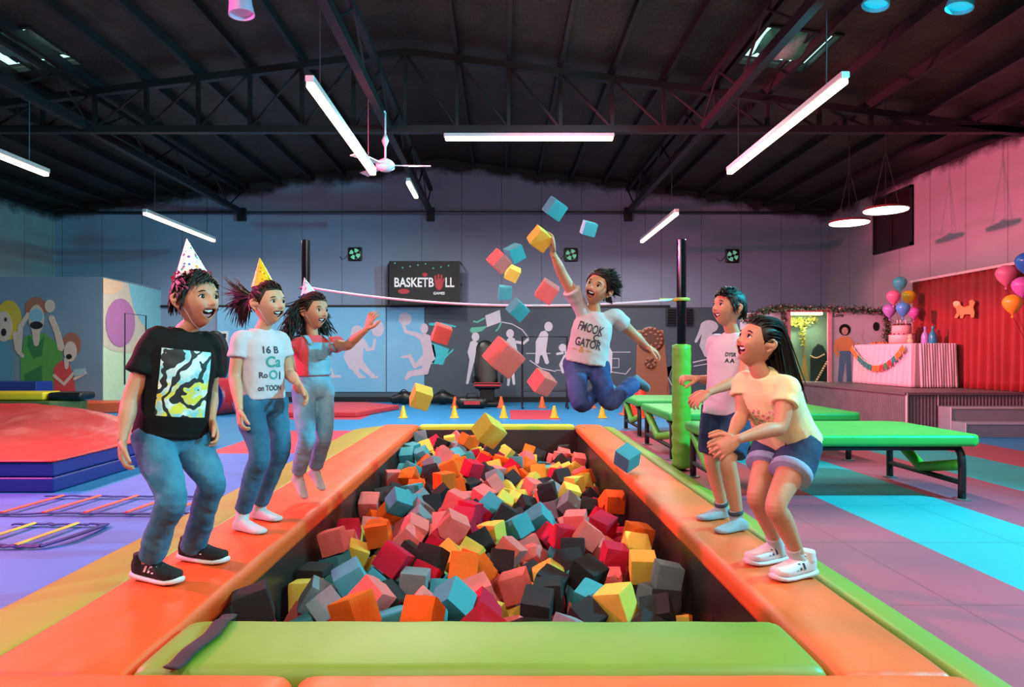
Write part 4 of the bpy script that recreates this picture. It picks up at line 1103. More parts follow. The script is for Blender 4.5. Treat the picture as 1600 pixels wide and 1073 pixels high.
# balloons
def balloon(c, r, m, lab, tie, group):
    t = thing('balloon', lab, 'balloon', c - V((0, 0, r * 1.25)), group)
    prof = [(.002, -1.22), (.10, -1.16), (.28, -.98), (.60, -.66), (.84, -.30), (.97, .08), (.98, .30), (.86, .62), (.58, .90), (.28, 1.03), (.01, 1.07)]
    q = MB(); q.lathe([(a * r, z * r) for a, z in prof], c, 28); q.build('balloon_skin', m, t, smooth=True)
    q = MB(); q.lathe([(.012, -.04), (.018, -.03), (.006, .0)], c - V((0, 0, r * 1.2)), 10); q.build('knot', m, t)
    q = MB(); s = c - V((0, 0, r * 1.24)); q.tube([s, s.lerp(tie, .4) + V((.02, .01, 0)), tie + V(((c.x * 37 % 1 - .5) * .07, (c.z * 53 % 1 - .5) * .07, .0))], .003, 5, n=5); q.build('string', WIRE, t)
BAL = {k: mat(k + '_balloon', c, .22, var=.03, sheen=0) for k, c in (('aqua', '#4fb4c4'), ('pink', '#e2709c'), ('yellow', '#e0b428'), ('lilac', '#a878c8'), ('blue', '#4c92d8'), ('magenta', '#c860b8'), ('orange', '#f0962c'), ('royal', '#2f6cc8'))}
tie = V((7.0, 12.02, TZ + .34))
G = 'balloons floating above the cake'
for px, py, Y, r, k, lab in ((1406, 443, 12.05, .118, 'aqua', 'aqua balloon at the top of the cluster over the cake'), (1396, 464, 11.85, .116, 'pink', 'pink balloon in the cluster over the cake'), (1420, 464, 12.0, .116, 'yellow', 'yellow balloon in the cluster over the cake'),
                             (1390, 485, 12.3, .118, 'lilac', 'lilac balloon low in the cluster on its pale side'), (1411, 483, 11.5, .112, 'blue', 'light blue balloon at the bottom of the cluster over the cake'), (1428, 489, 11.98, .098, 'magenta', 'mauve balloon half hidden behind the light blue one')):
    balloon(P(px, py, Y), r, BAL[k], lab, tie, G)
tie2 = V((7.2, 9.0, .60)); G = 'balloons before the curtain at the picture edge'
for px, py, Y, r, k, lab in ((1604, 411, 9.05, .135, 'royal', 'royal blue balloon topping the bunch before the curtain'), (1572, 430, 9.75, .136, 'pink', 'rose pink balloon in the bunch before the curtain'), (1597, 448, 9.35, .128, 'magenta', 'magenta balloon in the bunch before the curtain'), (1582, 475, 8.75, .115, 'orange', 'orange balloon hanging lowest before the curtain')):
    balloon(P(px, py, Y), r, BAL[k], lab, tie2, G)
t = thing('balloon_weight', 'small foil weight holding the balloon bunch on the stage', 'weight', (7.2, 9.72, .565)) if False else None
# photo booth with garland
t = thing('photo_booth', 'white photo booth with a lit pink framed opening and flower garland', 'booth', (6.2, 13.5, 0))
YQ = 13.42
BW = mat('booth_white', '#c4bccb', .7); BP = mat('booth_pink_frame', '#e89ab0', .5)
q = MB(); za = CZ - (486 - CY) / F * YQ
for x0, x1 in ((1205, 1230), (1295, 1387)): q.box((P(x0, 0, YQ).x, YQ, 0), (P(x1, 0, YQ).x if x1 < 1380 else XR - .01, YQ + .06, za))
a, c = P(1229, 487, YQ), P(1296, 597, YQ)
q.box((a.x, YQ, a.z), (c.x, YQ + .06, za)); q.box((a.x, YQ, 0), (c.x, YQ + .06, c.z)); q.build('front_wall', BW, t)
q = MB(); q.prism([(P(1205, 0, YQ).x, YQ + .03, 0), (P(1160, 0, 14.2).x, 14.3, 0), (P(1160, 0, 14.2).x, 14.3, za), (P(1205, 0, YQ).x, YQ + .03, za)], (0, .05, 0)); q.build('angled_wall', BW, t)
q = MB(); q.box((a.x - .03, YQ - .04, c.z - .03), (a.x + .07, YQ, a.z + .03)); q.box((c.x - .05, YQ - .04, c.z - .03), (c.x + .04, YQ, a.z + .03)); q.box((a.x, YQ - .04, a.z - .01), (c.x, YQ, a.z + .04)); q.build('opening_frame', BP, t, bevel=.01)
q = MB(); q.box((a.x - .1, YQ + .5, c.z - .05), (c.x + .35, YQ + .55, a.z + .1)); q.build('inner_backdrop', mat('sage_paint', '#7fae94', .7), t)
q = MB(); q.box((a.x, YQ + .06, c.z - .05), (c.x, YQ + .5, c.z)); q.build('inner_floor', BW, t)
q = MB(); q.box((a.x + .06, YQ + .16, a.z - .05), (c.x - .06, YQ + .24, a.z - .0)); q.build('light_strip', mat('booth_strip_light', '#fff0c0', .5, var=0, emit=5, emitc='#ffe9a8'), t)
light('booth_strip_lamp', 'AREA', ((a.x + c.x) / 2, YQ + .2, a.z - .07), ((a.x + c.x) / 2, YQ + .3, 0), (1, .93, .66), 9, shape='RECTANGLE', size=.6, size_y=.08)
def leaves(q, p, r, n, rnd, size=.03):
    for _ in range(n):
        o = V((rnd.gauss(0, 1), rnd.gauss(0, 1), rnd.gauss(0, 1))) * r * .5; d = V((rnd.uniform(-1, 1), rnd.uniform(-1, .2), rnd.uniform(-1, 1))).normalized(); s = d.orthogonal().normalized(); k = size * rnd.uniform(.7, 1.3)
        c = V(p) + o; q.add([c, c + d * k + s * k * .45, c + d * k * 2, c + d * k - s * k * .45], [(0, 1, 2, 3)])
rr = random.Random(3)
q = MB(); 
for i in range(60): leaves(q, V((a.x + .08 + (c.x - a.x - .16) * rr.random(), YQ + .42, a.z - .10 - .13 * rr.random())), .03, 6, rr)
for i in range(26): u = i / 26; leaves(q, V((a.x + .46 + .06 * u, YQ + .42, a.z - .15 - .50 * u)), .04 * (1.4 - u), 7, rr)
q.build('ivy_sprays', mat('yellow_green_leaf', '#b8c25a', .6, var=.3, vs=30), t)
paint('painted_tower', [[(1250, 596), (1253, 575), (1256, 552), (1257, 515), (1258, 552), (1261, 575), (1264, 596), (1260, 596), (1257, 580), (1254, 596)]], YQ + .49, mat('gold_paint', '#c0a860', .5), t)
q = MB(); q.prism(pl([(1266, 597), (1266, 560), (1270, 545), (1277, 537), (1284, 540), (1290, 552), (1293, 565), (1293, 597)], YQ + .44), (0, -.05, 0)); q.build('dark_figure_board', mat('dark_green_paint', '#1d3a34', .6), t)
q = MB(); 
for i in range(9): q.lathe([(.005, -.02), (.02, 0), (.005, .02)], P(1267 + i * 2.6, 556 + 3 * math.sin(i * .5), YQ + .36), 8)
for i in range(10): q.lathe([(.005, -.025), (.03, 0), (.005, .025)], P(1275 + i * 1.9, 596 - i * 3.4, YQ + .36), 8)
q.build('beads', mat('pale_gold_bead', '#c8b890', .4), t)
fg = MB(); fl_ = MB(); wh = MB()
ga = [P(1160, 500, 14.2), P(1185, 488, 13.8), P(1205, 483, YQ), P(1232, 480, YQ), P(1290, 482, YQ), P(1340, 484, YQ), P(1382, 486, YQ)]
gp, _ = catmull(ga, [1] * 7, 12)
gp += [P(1222, 486 + k * 4, YQ) for k in range(22)] + [P(1383, 488 + k * 3, YQ) for k in range(16)]
for g in gp:
    g = g + V((0, -.05, 0)); leaves(fg, g, .055, 16, rr, .032); leaves(fl_, g + V((0, -.03, 0)), .06, 4, rr, .026); leaves(wh, g + V((0, -.03, 0)), .06, 3, rr, .022)
g_ = fg.build('garland', mat('garland_leaf', '#2d5a38', .6, var=.4, vs=40), t)
fl_.build('red_flowers', mat('red_petal', '#a83048', .6), g_)['kind'] = 'stuff'; wh.build('pale_flowers', mat('pale_petal', '#d8b8b8', .6), g_)['kind'] = 'stuff'
# painted woman on the booth wall
def bp_(name, shapes, m, k=0): paint(name, shapes, YQ - .002 - .004 * k, m, t, .004)
bp_('painted_trousers', [[(1312, 547), (1329, 547), (1330, 596), (1323, 596), (1321, 560), (1316, 596), (1309, 596)]], mat('mural_denim', '#5d86a8', .7))
bp_('painted_top', [[(1308, 530), (1314, 526), (1327, 526), (1333, 534), (1331, 548), (1310, 548)], stroke([(1308, 532), (1305, 548), (1311, 556)], [6, 5, 4]), stroke([(1331, 534), (1334, 545), (1340, 536)], [5, 4, 3])], mat('mural_orange', '#e89c68', .7), 1)
bp_('painted_hair', [circ(1320, 515, 9, 9)], BLACK, 1); bp_('painted_face', [circ(1320, 517, 5, 6)], SKIN_P, 2)
bp_('painted_hair', [circ(1369, 510, 5, 7)], BLACK, 1); bp_('painted_pattern', [circ(1346, 518, 3, 5), stroke([(1344, 524), (1350, 535)], 3)], PALE, 0)
sign('Love', 1310, 492, YQ - .0, .2, BLACK, t, h=.08)
# ---------------------------------------------------------------- crash mat and mats on the blue-violet side
REDV = vinyl('red_vinyl', '#a40e10', .5); BLUEV = vinyl('blue_vinyl', '#0b2c80', .2)
t = thing('crash_mat', 'big red topped crash mat with dark blue sides', 'mat', (-5.3, 7, 0))
x0, x1, y0, y1 = -7.6, -3.56, 5.43, 8.5
q = MB(); pts = [(x0, y0), (x1, y0), (x1, y1), (x0, y1)]; 
for z0, z1 in ((.003, .125), (.128, .25)): q.box((x0, y0, z0), (x1, y1, z1))
q.build('side_wall', BLUEV, t, bevel=.02, segs=3)
vs = []; N, M = 60, 46
for j in range(M + 1):
    for i in range(N + 1):
        u, v = i / N, j / M; x = x0 - .01 + (x1 - x0 + .02) * u; y = y0 - .01 + (y1 - y0 + .02) * v
        b_ = min(1, min(u, 1 - u) * 3.2) * min(1, min(v * 1.15, (1 - v) * 3.5)); b_ = b_ * b_ * (3 - 2 * b_)
        wv = noise.noise(V((x * 1.6, y * 3.4, 0))) * .05 + noise.noise(V((x * 4 + y * 3, y * 9, 4))) * .018 - abs(noise.noise(V((x * 2.4 - y, y * 4 + x, 9)))) * .03
        vs.append((x, y, max(.2535, .256 + .30 * b_ + wv * 1.5 * (b_ * .9 + .1))))
W = N + 1; fs = [(j * W + i, j * W + i + 1, (j + 1) * W + i + 1, (j + 1) * W + i) for j in range(M) for i in range(N)]
k = len(vs); rim = list(range(W)) + [j * W + N for j in range(1, M + 1)] + [M * W + i for i in range(N - 1, -1, -1)] + [j * W for j in range(M - 1, 0, -1)]
vs += [(vs[i][0], vs[i][1], .246) for i in rim]; n = len(rim); fs += [(rim[i], k + i, k + (i + 1) % n, rim[(i + 1) % n]) for i in range(n)]; fs.append(tuple(k + i for i in range(n))[::-1])
me = bpy.data.meshes.new('top_cover'); me.from_pydata(vs, [], fs); link('top_cover', me, REDV, t, smooth=True)
def slab(name, pts, z0, z1, m, label, cat, group=None, bevel=.015):
    q = MB(); q.prism([(x, y, z0) for x, y in pts], (0, 0, z1 - z0)); o = q.build(name, m, bevel=bevel, segs=2); return tag(o, label, cat, group)
slab('floor_mat', [(-10.3, 12.75), (-8.3, 12.6), (-7.05, 13.0), (-7.15, 13.55), (-10.3, 13.55)], .003, .20, vinyl('dull_orange_vinyl', '#d8502c', .15), 'flat orange mat lying in front of the mural partition', 'mat')
slab('block_mat', [(-10.3, 12.1), (-8.25, 12.1), (-8.25, 12.55), (-10.3, 12.55)], .003, .62, BLUEV, 'dark blue block mat standing before the mural partition', 'mat')
t = thing('folded_mat', 'folded tumbling mat with yellow, black and dark green panels', 'mat', (-8.6, 11.7, 0))
q = MB(); q.prism([(-10.2, 11.45, .003), (-7.6, 11.45, .003), (-7.2, 11.75, .003), (-7.3, 12.05, .003), (-10.2, 12.05, .003)], (0, 0, .32)); q.build('lower_panel', mat('dark_green_vinyl', '#4a5c2c', .4), t, bevel=.03)
q = MB(); q.box((-10.2, 11.5, .328), (-7.72, 12.0, .47)); q.build('upper_panel', mat('bright_yellow_vinyl', '#e0c020', .35), t, bevel=.04)
q = MB(); q.box((-7.71, 11.55, .328), (-7.12, 12.0, .46)); q.build('end_panel', BLACK, t, bevel=.05)
# blue and red foam roll
c0 = P(343, 622, 12.6); t = thing('foam_roll', 'round foam roll with blue end lying behind the boy in black', 'foam roll', (c0.x, c0.y, 0))
R_ = .335; q = MB(); q.lathe([(.05, 0), (R_ - .02, 0), (R_, .03), (R_, 1.3), (R_ - .02, 1.33), (.05, 1.33)], (c0.x - .05, 12.3, R_ + .004), 32, ax=(.42, 1, 0)); q.build('roll_body', mat('dark_red_vinyl', '#a8202c', .35), t, smooth=False)
q = MB(); q.lathe([(.01, .0), (R_ - .025, 0), (R_ - .02, .012)], (c0.x - .055, 12.288, R_ + .004), 32, ax=(.42, 1, 0)); q.build('end_disc', BLUEV, t)
# red mats on the blue floor
slab('floor_mat', [(-3.3, 12.0), (-2.55, 12.0), (-2.05, 13.7), (-2.9, 14.6), (-4.4, 14.6), (-4.4, 12.0)], .003, .09, vinyl('red_mat_vinyl', '#c83038', .15), 'red tumbling mat on the blue floor behind the girl in overalls', 'mat')
slab('floor_mat', [(-5.9, 9.95), (-4.65, 9.95), (-4.65, 11.0), (-5.9, 11.0)], .003, .05, vinyl('rose_mat_vinyl', '#c84452', .15), 'thin rose red mat between the hat boy and the girl in the pale shirt', 'mat')
# agility ladders
STRAP = mat('navy_webbing', '#1a2a78', .7); RUNGR = mat('coral_rung', '#e0563c', .5); RUNGY = mat('yellow_rung', '#d8b83c', .5)
def ladder(label, xa, xb, ya, yb, n, m, skew, loopend):
    t = thing('agility_ladder', label, 'agility ladder', ((xa + xb) / 2, (ya + yb) / 2, .0), 'agility ladders on the floor')
    for y, off in ((ya, 0), (yb, skew)):
        pts = [(xa + off + (xb - xa) * i / 40, y + .025 * noise.noise(V((i * .35, y, 0))), .016 + .012 * abs(noise.noise(V((i * .4, y * 3, 2))))) for i in range(41)]
        q = MB(); q.tube(pts, .02, 6, flat=.3, up=(0, 0, 1)); q.build('strap', STRAP, t)
    for i in range(n):
        x = xa + (xb - xa) * (i + .5) / n; q = MB(); q.tube([(x, ya, .024), (x + skew, yb, .024)], .016, 8, flat=.5, up=(0, 0, 1)); q.build('rung', m, t)
    if loopend:
        q = MB(); q.tube([(xb, ya, .016), (xb + .08, (ya * .7 + yb * .3), .03), (xb + skew + .05, yb - .03, .02), (xb + skew, yb, .016)], .026, 6, n=4, flat=.3, up=(0, 0, 1)); q.build('end_strap', STRAP, t)
ya, yb = 1.1 * F / (806 - CY), 1.1 * F / (779 - CY)
ladder('longer agility ladder with coral rungs on the blue violet mats', (-30 - CX) / F * ya, (322 - CX) / F * ya - .12, ya, yb, 5, RUNGR, .06, False)
ya, yb = 1.1 * F / (858 - CY), 1.1 * F / (823 - CY)
ladder('agility ladder ending in a loose strap loop, with yellow rungs', (-90 - CX) / F * ya, (62 - CX) / F * ya, ya, yb, 2, RUNGY, .04, True)
# cones
CY_, CO_ = mat('yellow_cone_plastic', '#e8b41c', .35), mat('orange_cone_plastic', '#f0682c', .35)
def cone(px, ybase, m, h, label, group):
    Y = CZ * F / (ybase - CY); x = (px - CX) / F * Y; t = thing('marker_cone', label, 'cone', (x, Y, 0), group); k = h / .24
    q = MB(); q.lathe([(.075 * k, .018), (.07 * k, .03), (.024 * k, h - .01), (.015 * k, h)], (x, Y, 0), 20); q.build('cone_body', m, t, smooth=False)
    q = MB(); w = .085 * k; q.box((x - w, Y - w, .001), (x + w, Y + w, .02)); q.build('base', m, t, bevel=.006, segs=1)
for px, w in ((630, 'first yellow marker cone, at the red mat corner'), (710, 'yellow marker cone before an orange one, near the gaming chair'), (787, 'yellow marker cone behind the tumbling yellow cube'), (866, 'yellow marker cone at the edge of the red floor patch'), (941, 'yellow marker cone under the leaping boy')):
    cone(px, 653, CY_, .215, w, 'yellow marker cones beyond the pit')
for px, w in ((711, 'small orange cone beside the gaming chair'), (783, 'small orange cone near the wheeled goal frame'), (847, 'small orange cone below the lowest red cube in the air'), (925, 'small orange cone half hidden by the leaping boy')):
    cone(px, 637, CO_, .235, w, 'orange marker cones beyond the pit')
cone(985, 648, CO_, .52, 'tall orange cone next to the brown ring toss board', 'tall orange cones'); cone(1001, 652, mat('red_cone_plastic', '#d83a20', .35), .62, 'tallest red orange cone at the end of the rear bench', 'tall orange cones')
# yellow pole on a stand
c = P(515, 631, 13.0); c.z = 0
t = thing('pole_stand', 'thin yellow pole on a small foot behind the girl in overalls', 'stand', c)
q = MB(); q.tube([c + V((0, 0, .02)), c + V((0, 0, .80))], .022, 10); q.lathe([(.03, .78), (.04, .8), (.02, .84)], c, 12); q.build('pole', CY_, t)
q = MB(); q.box(c + V((-.14, -.09, .001)), c + V((.14, .09, .035))); q.build('base', CY_, t, bevel=.01)
# things along the back wall
def at(px, Y): return (px - CX) / F * Y
Y = 14.6; x = at(762, Y)
t = thing('gaming_chair', 'black gaming chair with red trim before the slate mural', 'chair', (x, Y, 0))
q = MB(); q.tube([(x - .02, Y + .12, .5), (x - .05, Y + .2, .85), (x - .06, Y + .26, 1.22)], [.24, .25, .20], 12, n=5, round_ends=True, flat=.35, up=(0, -1, 0)); q.build('backrest', BLACK, t, smooth=True)
q = MB(); q.box((x - .27, Y - .25, .38), (x + .27, Y + .22, .50)); q.build('seat', BLACK, t, bevel=.04)
q = MB(); q.box((x - .28, Y - .27, .44), (x + .28, Y - .25, .47)); q.box((x - .28, Y - .25, .50), (x + .28, Y - .2, .515)); q.build('red_piping', mat('red_trim', '#c02038', .5), t)
for s in (-1, 1):
    q = MB(); q.box((x + s * .30 - .03, Y - .15, .5), (x + s * .30 + .03, Y + .15, .66)); q.build('armrest', BLACK, t, bevel=.02)
q = MB(); q.box((x - .36, Y - .32, .02), (x + .22, Y + .2, .1)); q.box((x - .16, Y - .1, .1), (x + .14, Y + .1, .38)); q.build('base', BLACK, t, bevel=.02)
x = at(738, 13.95); t = thing('sports_bag', 'black and red sports bag beside the gaming chair', 'bag', (x, 13.95, 0))
q = MB(); q.tube([(x - .22, 13.95, .125), (x + .20, 13.95, .125)], .12, 14, round_ends=True); q.build('bag_body', BLACK, t, smooth=True)
q = MB(); q.box((x - .16, 13.822, .09), (x + .16, 13.836, .16)); q.build('red_panel', mat('red_trim2', '#b82c34', .5), t)
q = MB(); q.tube([(x - .12, 13.85, .22), (x - .08, 13.85, .32), (x + .08, 13.85, .32), (x + .12, 13.85, .22)], .012, 8, n=5); q.build('handle', BLACK, t, smooth=True)
for px, lab in ((632, 'black round bag by the wall under the leaping painted player'), (692, 'black hard case by the wall behind the yellow tumbling cube')):
    x = at(px, 15.0); t = thing('sports_bag' if px < 650 else 'hard_case', lab, 'bag', (x, 15.0, 0))
    q = MB(); q.tube([(x - .22, 15.0, .12), (x, 15.0, .16), (x + .22, 15.0, .12)], [.10, .15, .10], 14, n=4, round_ends=True); q.build('bag_body', BLACK, t, smooth=True)
    q = MB(); q.tube([(x - .12, 14.92, .25), (x, 14.92, .34), (x + .12, 14.92, .25)], .012, 8, n=5); q.build('handle', STEEL, t, smooth=True)
Y = 14.0; xa, xb = at(816, Y), at(886, Y); za = CZ - (526 - CY) / F * Y
t = thing('goal_frame', 'thin black wheeled frame standing before the slate mural', 'frame', ((xa + xb) / 2, Y, 0))
q = MB(); q.tube([(xa, Y, .06), (xa, Y, za), (xb, Y, za), (xb, Y, .06)], .022, 8); q.tube([(xa, Y, .36), (xb, Y, .36)], .016, 8); q.build('tube_frame', BLACK, t)
for x in (xa, xb):
    q = MB(); q.tube([(x, Y - .22, .07), (x, Y + .22, .07)], .02, 8); ft = q.build('foot', BLACK, t)
    for yy in (-.2, .2): q = MB(); q.lathe([(.035, -.015), (.04, 0), (.035, .015)], (x, Y + yy, .0415), 14, ax=(1, 0, 0)); q.build('wheel', BLACK, ft)
Y = 13.4; c = V((at(1020, Y), Y, 0))
t = thing('ring_toss_board', 'leaning brown game board with a large round studded target and a small one', 'game', c)
BROWN = mat('brown_board', '#7a4a32', .6); DK = mat('dark_brown_disc', '#4a221a', .5)
z0_, z1_ = .26, CZ - (515 - CY) / F * Y
bw = lambda z: .32 - .06 * (z - z0_)
q = MB(); q.prism([c + V((-.34, 0, z0_)), c + V((.34, 0, z0_)), c + V((.26, .22, z1_)), c + V((-.26, .22, z1_))], (0, .04, 0)); q.build('board', BROWN, t, bevel=.01)
nrm = V((0, -(z1_ - z0_), .22)).normalized()
for px, py, r, n_ in ((1020, 530, .26, 16), (1018, 567, .11, 7)):
    d = P(px, py, Y); d.y = Y + .22 * (d.z - z0_) / (z1_ - z0_); q = MB(); q.lathe([(r, 0), (r, .02), (r * .9, .03)], d, 28, ax=nrm); f_ = q.build('target', DK, t)
    q = MB(); u = nrm.orthogonal().normalized(); w = nrm.cross(u)
    for ring, m_ in ((.82, n_), (.5, n_ // 2)):
        for i in range(m_): a = 2 * math.pi * i / m_; q.lathe([(.028, 0), (.028, .012), (.012, .022)], d + nrm * .028 + (u * math.cos(a) + w * math.sin(a)) * r * ring, 8, ax=nrm)
    q.build('studs', BROWN, f_)
for s in (-1, 1):
    q = MB(); q.tube([c + V((s * .28, .02, 0)), c + V((s * .28, .03, .5))], .022, 8); q.build('leg', BROWN, t)
    q = MB(); q.tube([c + V((s * .24, .55, 0)), c + V((s * .22, .24, z1_ - .1))], .02, 8); q.build('leg', BROWN, t)
a, c = P(1041, 481, YB - .12), P(1082, 508, YB - .12)
t = thing('wall_vent', 'dark louvred vent box on the back wall behind the green post', 'vent', P(1061, 508, YB))
q = MB(); q.box((a.x, YB - .14, c.z), (c.x, YB - .05, a.z)); q.build('vent_box', mat('dark_grey_metal', '#33383f', .5, .3), t, bevel=.01)
for i in range(6):
    z = c.z + .04 + (a.z - c.z - .06) * i / 5.6; q = MB(); q.box((a.x + .02, YB - .175, z), (c.x - .02, YB - .14, z + .022), (.5, 0, 0)); q.build('louvre', STEEL, t)

t = thing('strike_pad', 'large black oval strike pad by the back wall behind the boy in black', 'pad', (at(336, 15.2), 15.2, 0))
c = P(336, 560, 15.2); q = MB(); q.rings([[c + V((.30 * a_ * math.cos(i * math.pi / 16), dy, .62 * a_ * math.sin(i * math.pi / 16))) for i in range(32)] for a_, dy in ((.93, -.09), (1, -.06), (1, .06), (.93, .09))]); q.build('pad_face', mat('black_padded_vinyl', '#17171a', .5, var=.5, vs=12, bump=.4, bs=30), t, smooth=False)
q = MB(); q.tube([c + V((0, .1, -.4)), (c.x, 15.45, .0)], .03, 8); q.tube([c + V((0, 0, -.6)), (c.x, 15.2, .0)], .04, 8); q.box((c.x - .2, 15.05, .001), (c.x + .2, 15.5, .03)); q.build('stand', BLACK, t)
t = thing('notice_board', 'narrow pale board with dark square pictures on the light blue mural', 'board', P(349, 560, YB - .08))
a, c = P(341, 517, YB - .09), P(357, 562, YB - .09)
q = MB(); q.box((a.x, YB - .10, c.z), (c.x, YB - .072, a.z)); q.build('board', mat('pale_board', '#c9c6cc', .6), t)
for i in range(4):
    z = a.z - .06 - .155 * i; q = MB(); q.box((a.x + .05, YB - .106, z - .10), (c.x - .05, YB - .10, z)); q.build('picture', mat('dark_picture' if i % 3 == 0 else 'blue_picture', '#22242c' if i % 3 == 0 else '#2c4a7c', .5), t)
# ---------------------------------------------------------------- the children
def skin(name, col):
    n = NT(name); c = lin(col); n.base(n.mix(n.noise(14, 4), tuple(x * .93 for x in c), c)); n.rough(.5); n.b.inputs['Subsurface Weight'].default_value = .12; n.b.inputs['Subsurface Radius'].default_value = (.02, .008, .005); n.b.inputs['Subsurface Scale'].default_value = .5
    n.bump(n.noise(300, 2), .05, .002); return n.m
SK = [skin('warm_brown_skin', '#c48a6c'), skin('light_brown_skin', '#cf9a7c')]
LIP = mat('lips', '#b8766a', .45, var=.05); MOUTH = mat('open_mouth', '#33090c', .5, var=0); TEETH = mat('teeth', '#efe8e0', .25, var=0)
TONGUE = mat('tongue_pink', '#a8404a', .5, var=0)
EYEW = mat('eye_white', '#e6e2de', .2, var=0); IRIS = mat('dark_iris', '#1d0e07', .12, var=0)
def hairmat(name, col, tip):
    n = NT(name); n.base(n.mix(n.noise(30, 3), lin(col), lin(tip))); n.rough(.52); n.b.inputs['Specular IOR Level'].default_value = .35; n.b.inputs['Anisotropic'].default_value = .4; return n.m
HAIRB = hairmat('black_hair', '#0c0807', '#1d120d'); HAIRD = hairmat('dark_brown_hair', '#150b08', '#2c1710')
def denim(name, col, wear):
    n = NT(name); c = lin(col); w = lin(wear); n.base(n.mix(n.step(n.noise(5, 5, .6), .38, .68), c, w)); n.rough(.85)
    mp = n.n('Mapping'); mp.inputs['Scale'].default_value = (1, 1, 2.2); n.l(n.co(), mp.inputs[0]); n.bump(n.math('ADD', n.noise(11, 3, .5, mp.outputs[0]), n.math('MULTIPLY', n.noise(420, 1), .12)), .35, .012); return n.m
def cloth(name, col, b=.4):
    n = NT(name); c = lin(col); n.base(n.mix(n.noise(8, 3), tuple(x * .94 for x in c), c)); n.rough(.85); n.b.inputs['Sheen Weight'].default_value = .0 if max(c) < .02 else .12; n.b.inputs['Specular IOR Level'].default_value = .25
    n.bump(n.math('ADD', n.noise(9, 3), n.math('MULTIPLY', n.noise(500, 1), .06)), b, .02); return n.m
class Frame:
    def __init__(s, o, f, up):
        s.o = V(o); s.u = V(up).normalized(); f = V(f); s.f = (f - s.u * f.dot(s.u)).normalized(); s.l = s.u.cross(s.f)
    def __call__(s, x, y, z): return s.o + s.f * x + s.l * y + s.u * z
    def inv(s, p): d = V(p) - s.o; return V((d.dot(s.f), d.dot(s.l), d.dot(s.u)))
def g(d, s): return math.exp(-(d / s) ** 2)
def head_point(d, k, mouth):
    """surface of a child's head for a unit direction (x forward, y to its own left, z up), before scaling by k"""
    x, y, z = d
    X = (math.copysign(abs(x) ** .86, x) * .087) if x > 0 else x * .094
    Y = math.copysign(abs(y) ** .92, y) * .073; Z = z * (.103 if z > 0 else .112)
    if z < 0:
        t = -z; Y *= 1 - .44 * t ** 1.45
        if x < 0: X *= 1 - .50 * t
        else: X *= 1 - .05 * t + .10 * t * (1 - t)
    if x > .1:
        w = min(1, (x - .1) / .35); D = 0
        D += .0175 * g(Y, .0095) * g(Z + .024, .0125) + .0065 * g(Y, .0075) * g(Z + .004, .018)       # nose tip and bridge
        for s in (-1, 1):
            D += .0045 * g(Y - s * .011, .006) * g(Z + .028, .006)                                   # nostril wings
            D -= .0085 * g(Y - s * .030, .014) * g(Z - .004, .011)                                   # eye sockets
            D += .0035 * g(Y - s * .030, .020) * g(Z - .026, .008)                                   # brows
            D += .0060 * g(Y - s * .037, .017) * g(Z + .030, .015)                                   # smiling cheeks
        mz = -.0615; h = mouth; rr = math.sqrt((Y / .0285) ** 2 + ((Z - mz - .36 * abs(Y)) / h) ** 2)
        D += .0030 * g(rr - 1.14, .24); D -= .024 * max(0, 1 - rr * rr) ** .35 if rr < 1 else 0
        D += .0060 * g(Y, .016) * g(Z + .094, .014)                                                 # chin
        X += D * w
    return V((X, Y, Z)) * k
def in_mouth(p, k, mouth):
    p = p / k; rr = math.sqrt((p.y / .0285) ** 2 + ((p.z + .0615 - .36 * abs(p.y)) / mouth) ** 2); return rr if p.x > .03 else 9
def hand(q, wrist, d, n, thumb, curl=.5, k=1.0, spread=1.0, th=.75):
    """palm, four fingers and a thumb: d along the hand, n out of the back of the hand, thumb = +1/-1 side"""
    d = V(d).normalized(); n = V(n); n = (n - d * n.dot(d)).normalized(); s = d.cross(n) * thumb; w = V(wrist)
    def rg(c, a, b, m=12): return [c + s * a * math.cos(2 * math.pi * j / m) + n * b * math.sin(2 * math.pi * j / m) for j in range(m)]
    q.rings([rg(w - d * .02 * k, .012 * k, .010 * k), rg(w + d * .004 * k, .0185 * k, .0135 * k), rg(w + d * .03 * k, .028 * k, .0145 * k), rg(w + d * .055 * k, .031 * k, .013 * k), rg(w + d * .068 * k, .029 * k, .011 * k), rg(w + d * .073 * k, .020 * k, .006 * k)])
    for i, (o, L, sp) in enumerate(((.0235, .049, .16), (.008, .056, .04), (-.008, .052, -.07), (-.0225, .040, -.20))):
        p = w + d * (.062 - abs(o) * .15) * k + s * o * k; a = .12 + curl * .25; pts = [p - d * .012 * k, p]; 
        for m, (f, b) in enumerate(((.42, .75), (.32, 1.0), (.26, .75))):
            dd = (d * math.cos(a) - n * math.sin(a) + s * sp * spread).normalized(); p = p + dd * L * f * k; pts.append(p); a += curl * b * (1 + .12 * i)
        q.tube(pts, [.0078 * k, .0076 * k, .0072 * k, .0066 * k, .0054 * k], 10, n=3, round_ends=True, up=n)
    p = w + d * .016 * k + s * .022 * k; dd = (d * .62 + s * .70 - n * .25).normalized(); p2 = p + dd * .030 * k; d2 = (d * .88 + s * .36 * (1.2 - curl * .5) - n * (.1 + curl * .35)).normalized(); p3 = p2 + d2 * .024 * k; p4 = p3 + (d2 * .95 - n * .2 * curl).normalized() * .019 * k
    q.tube([p - s * .012 * k, p, p2, p3, p4], [.010 * k, .0105 * k, .0088 * k, .0078 * k, .0062 * k], 10, n=3, round_ends=True, up=n)
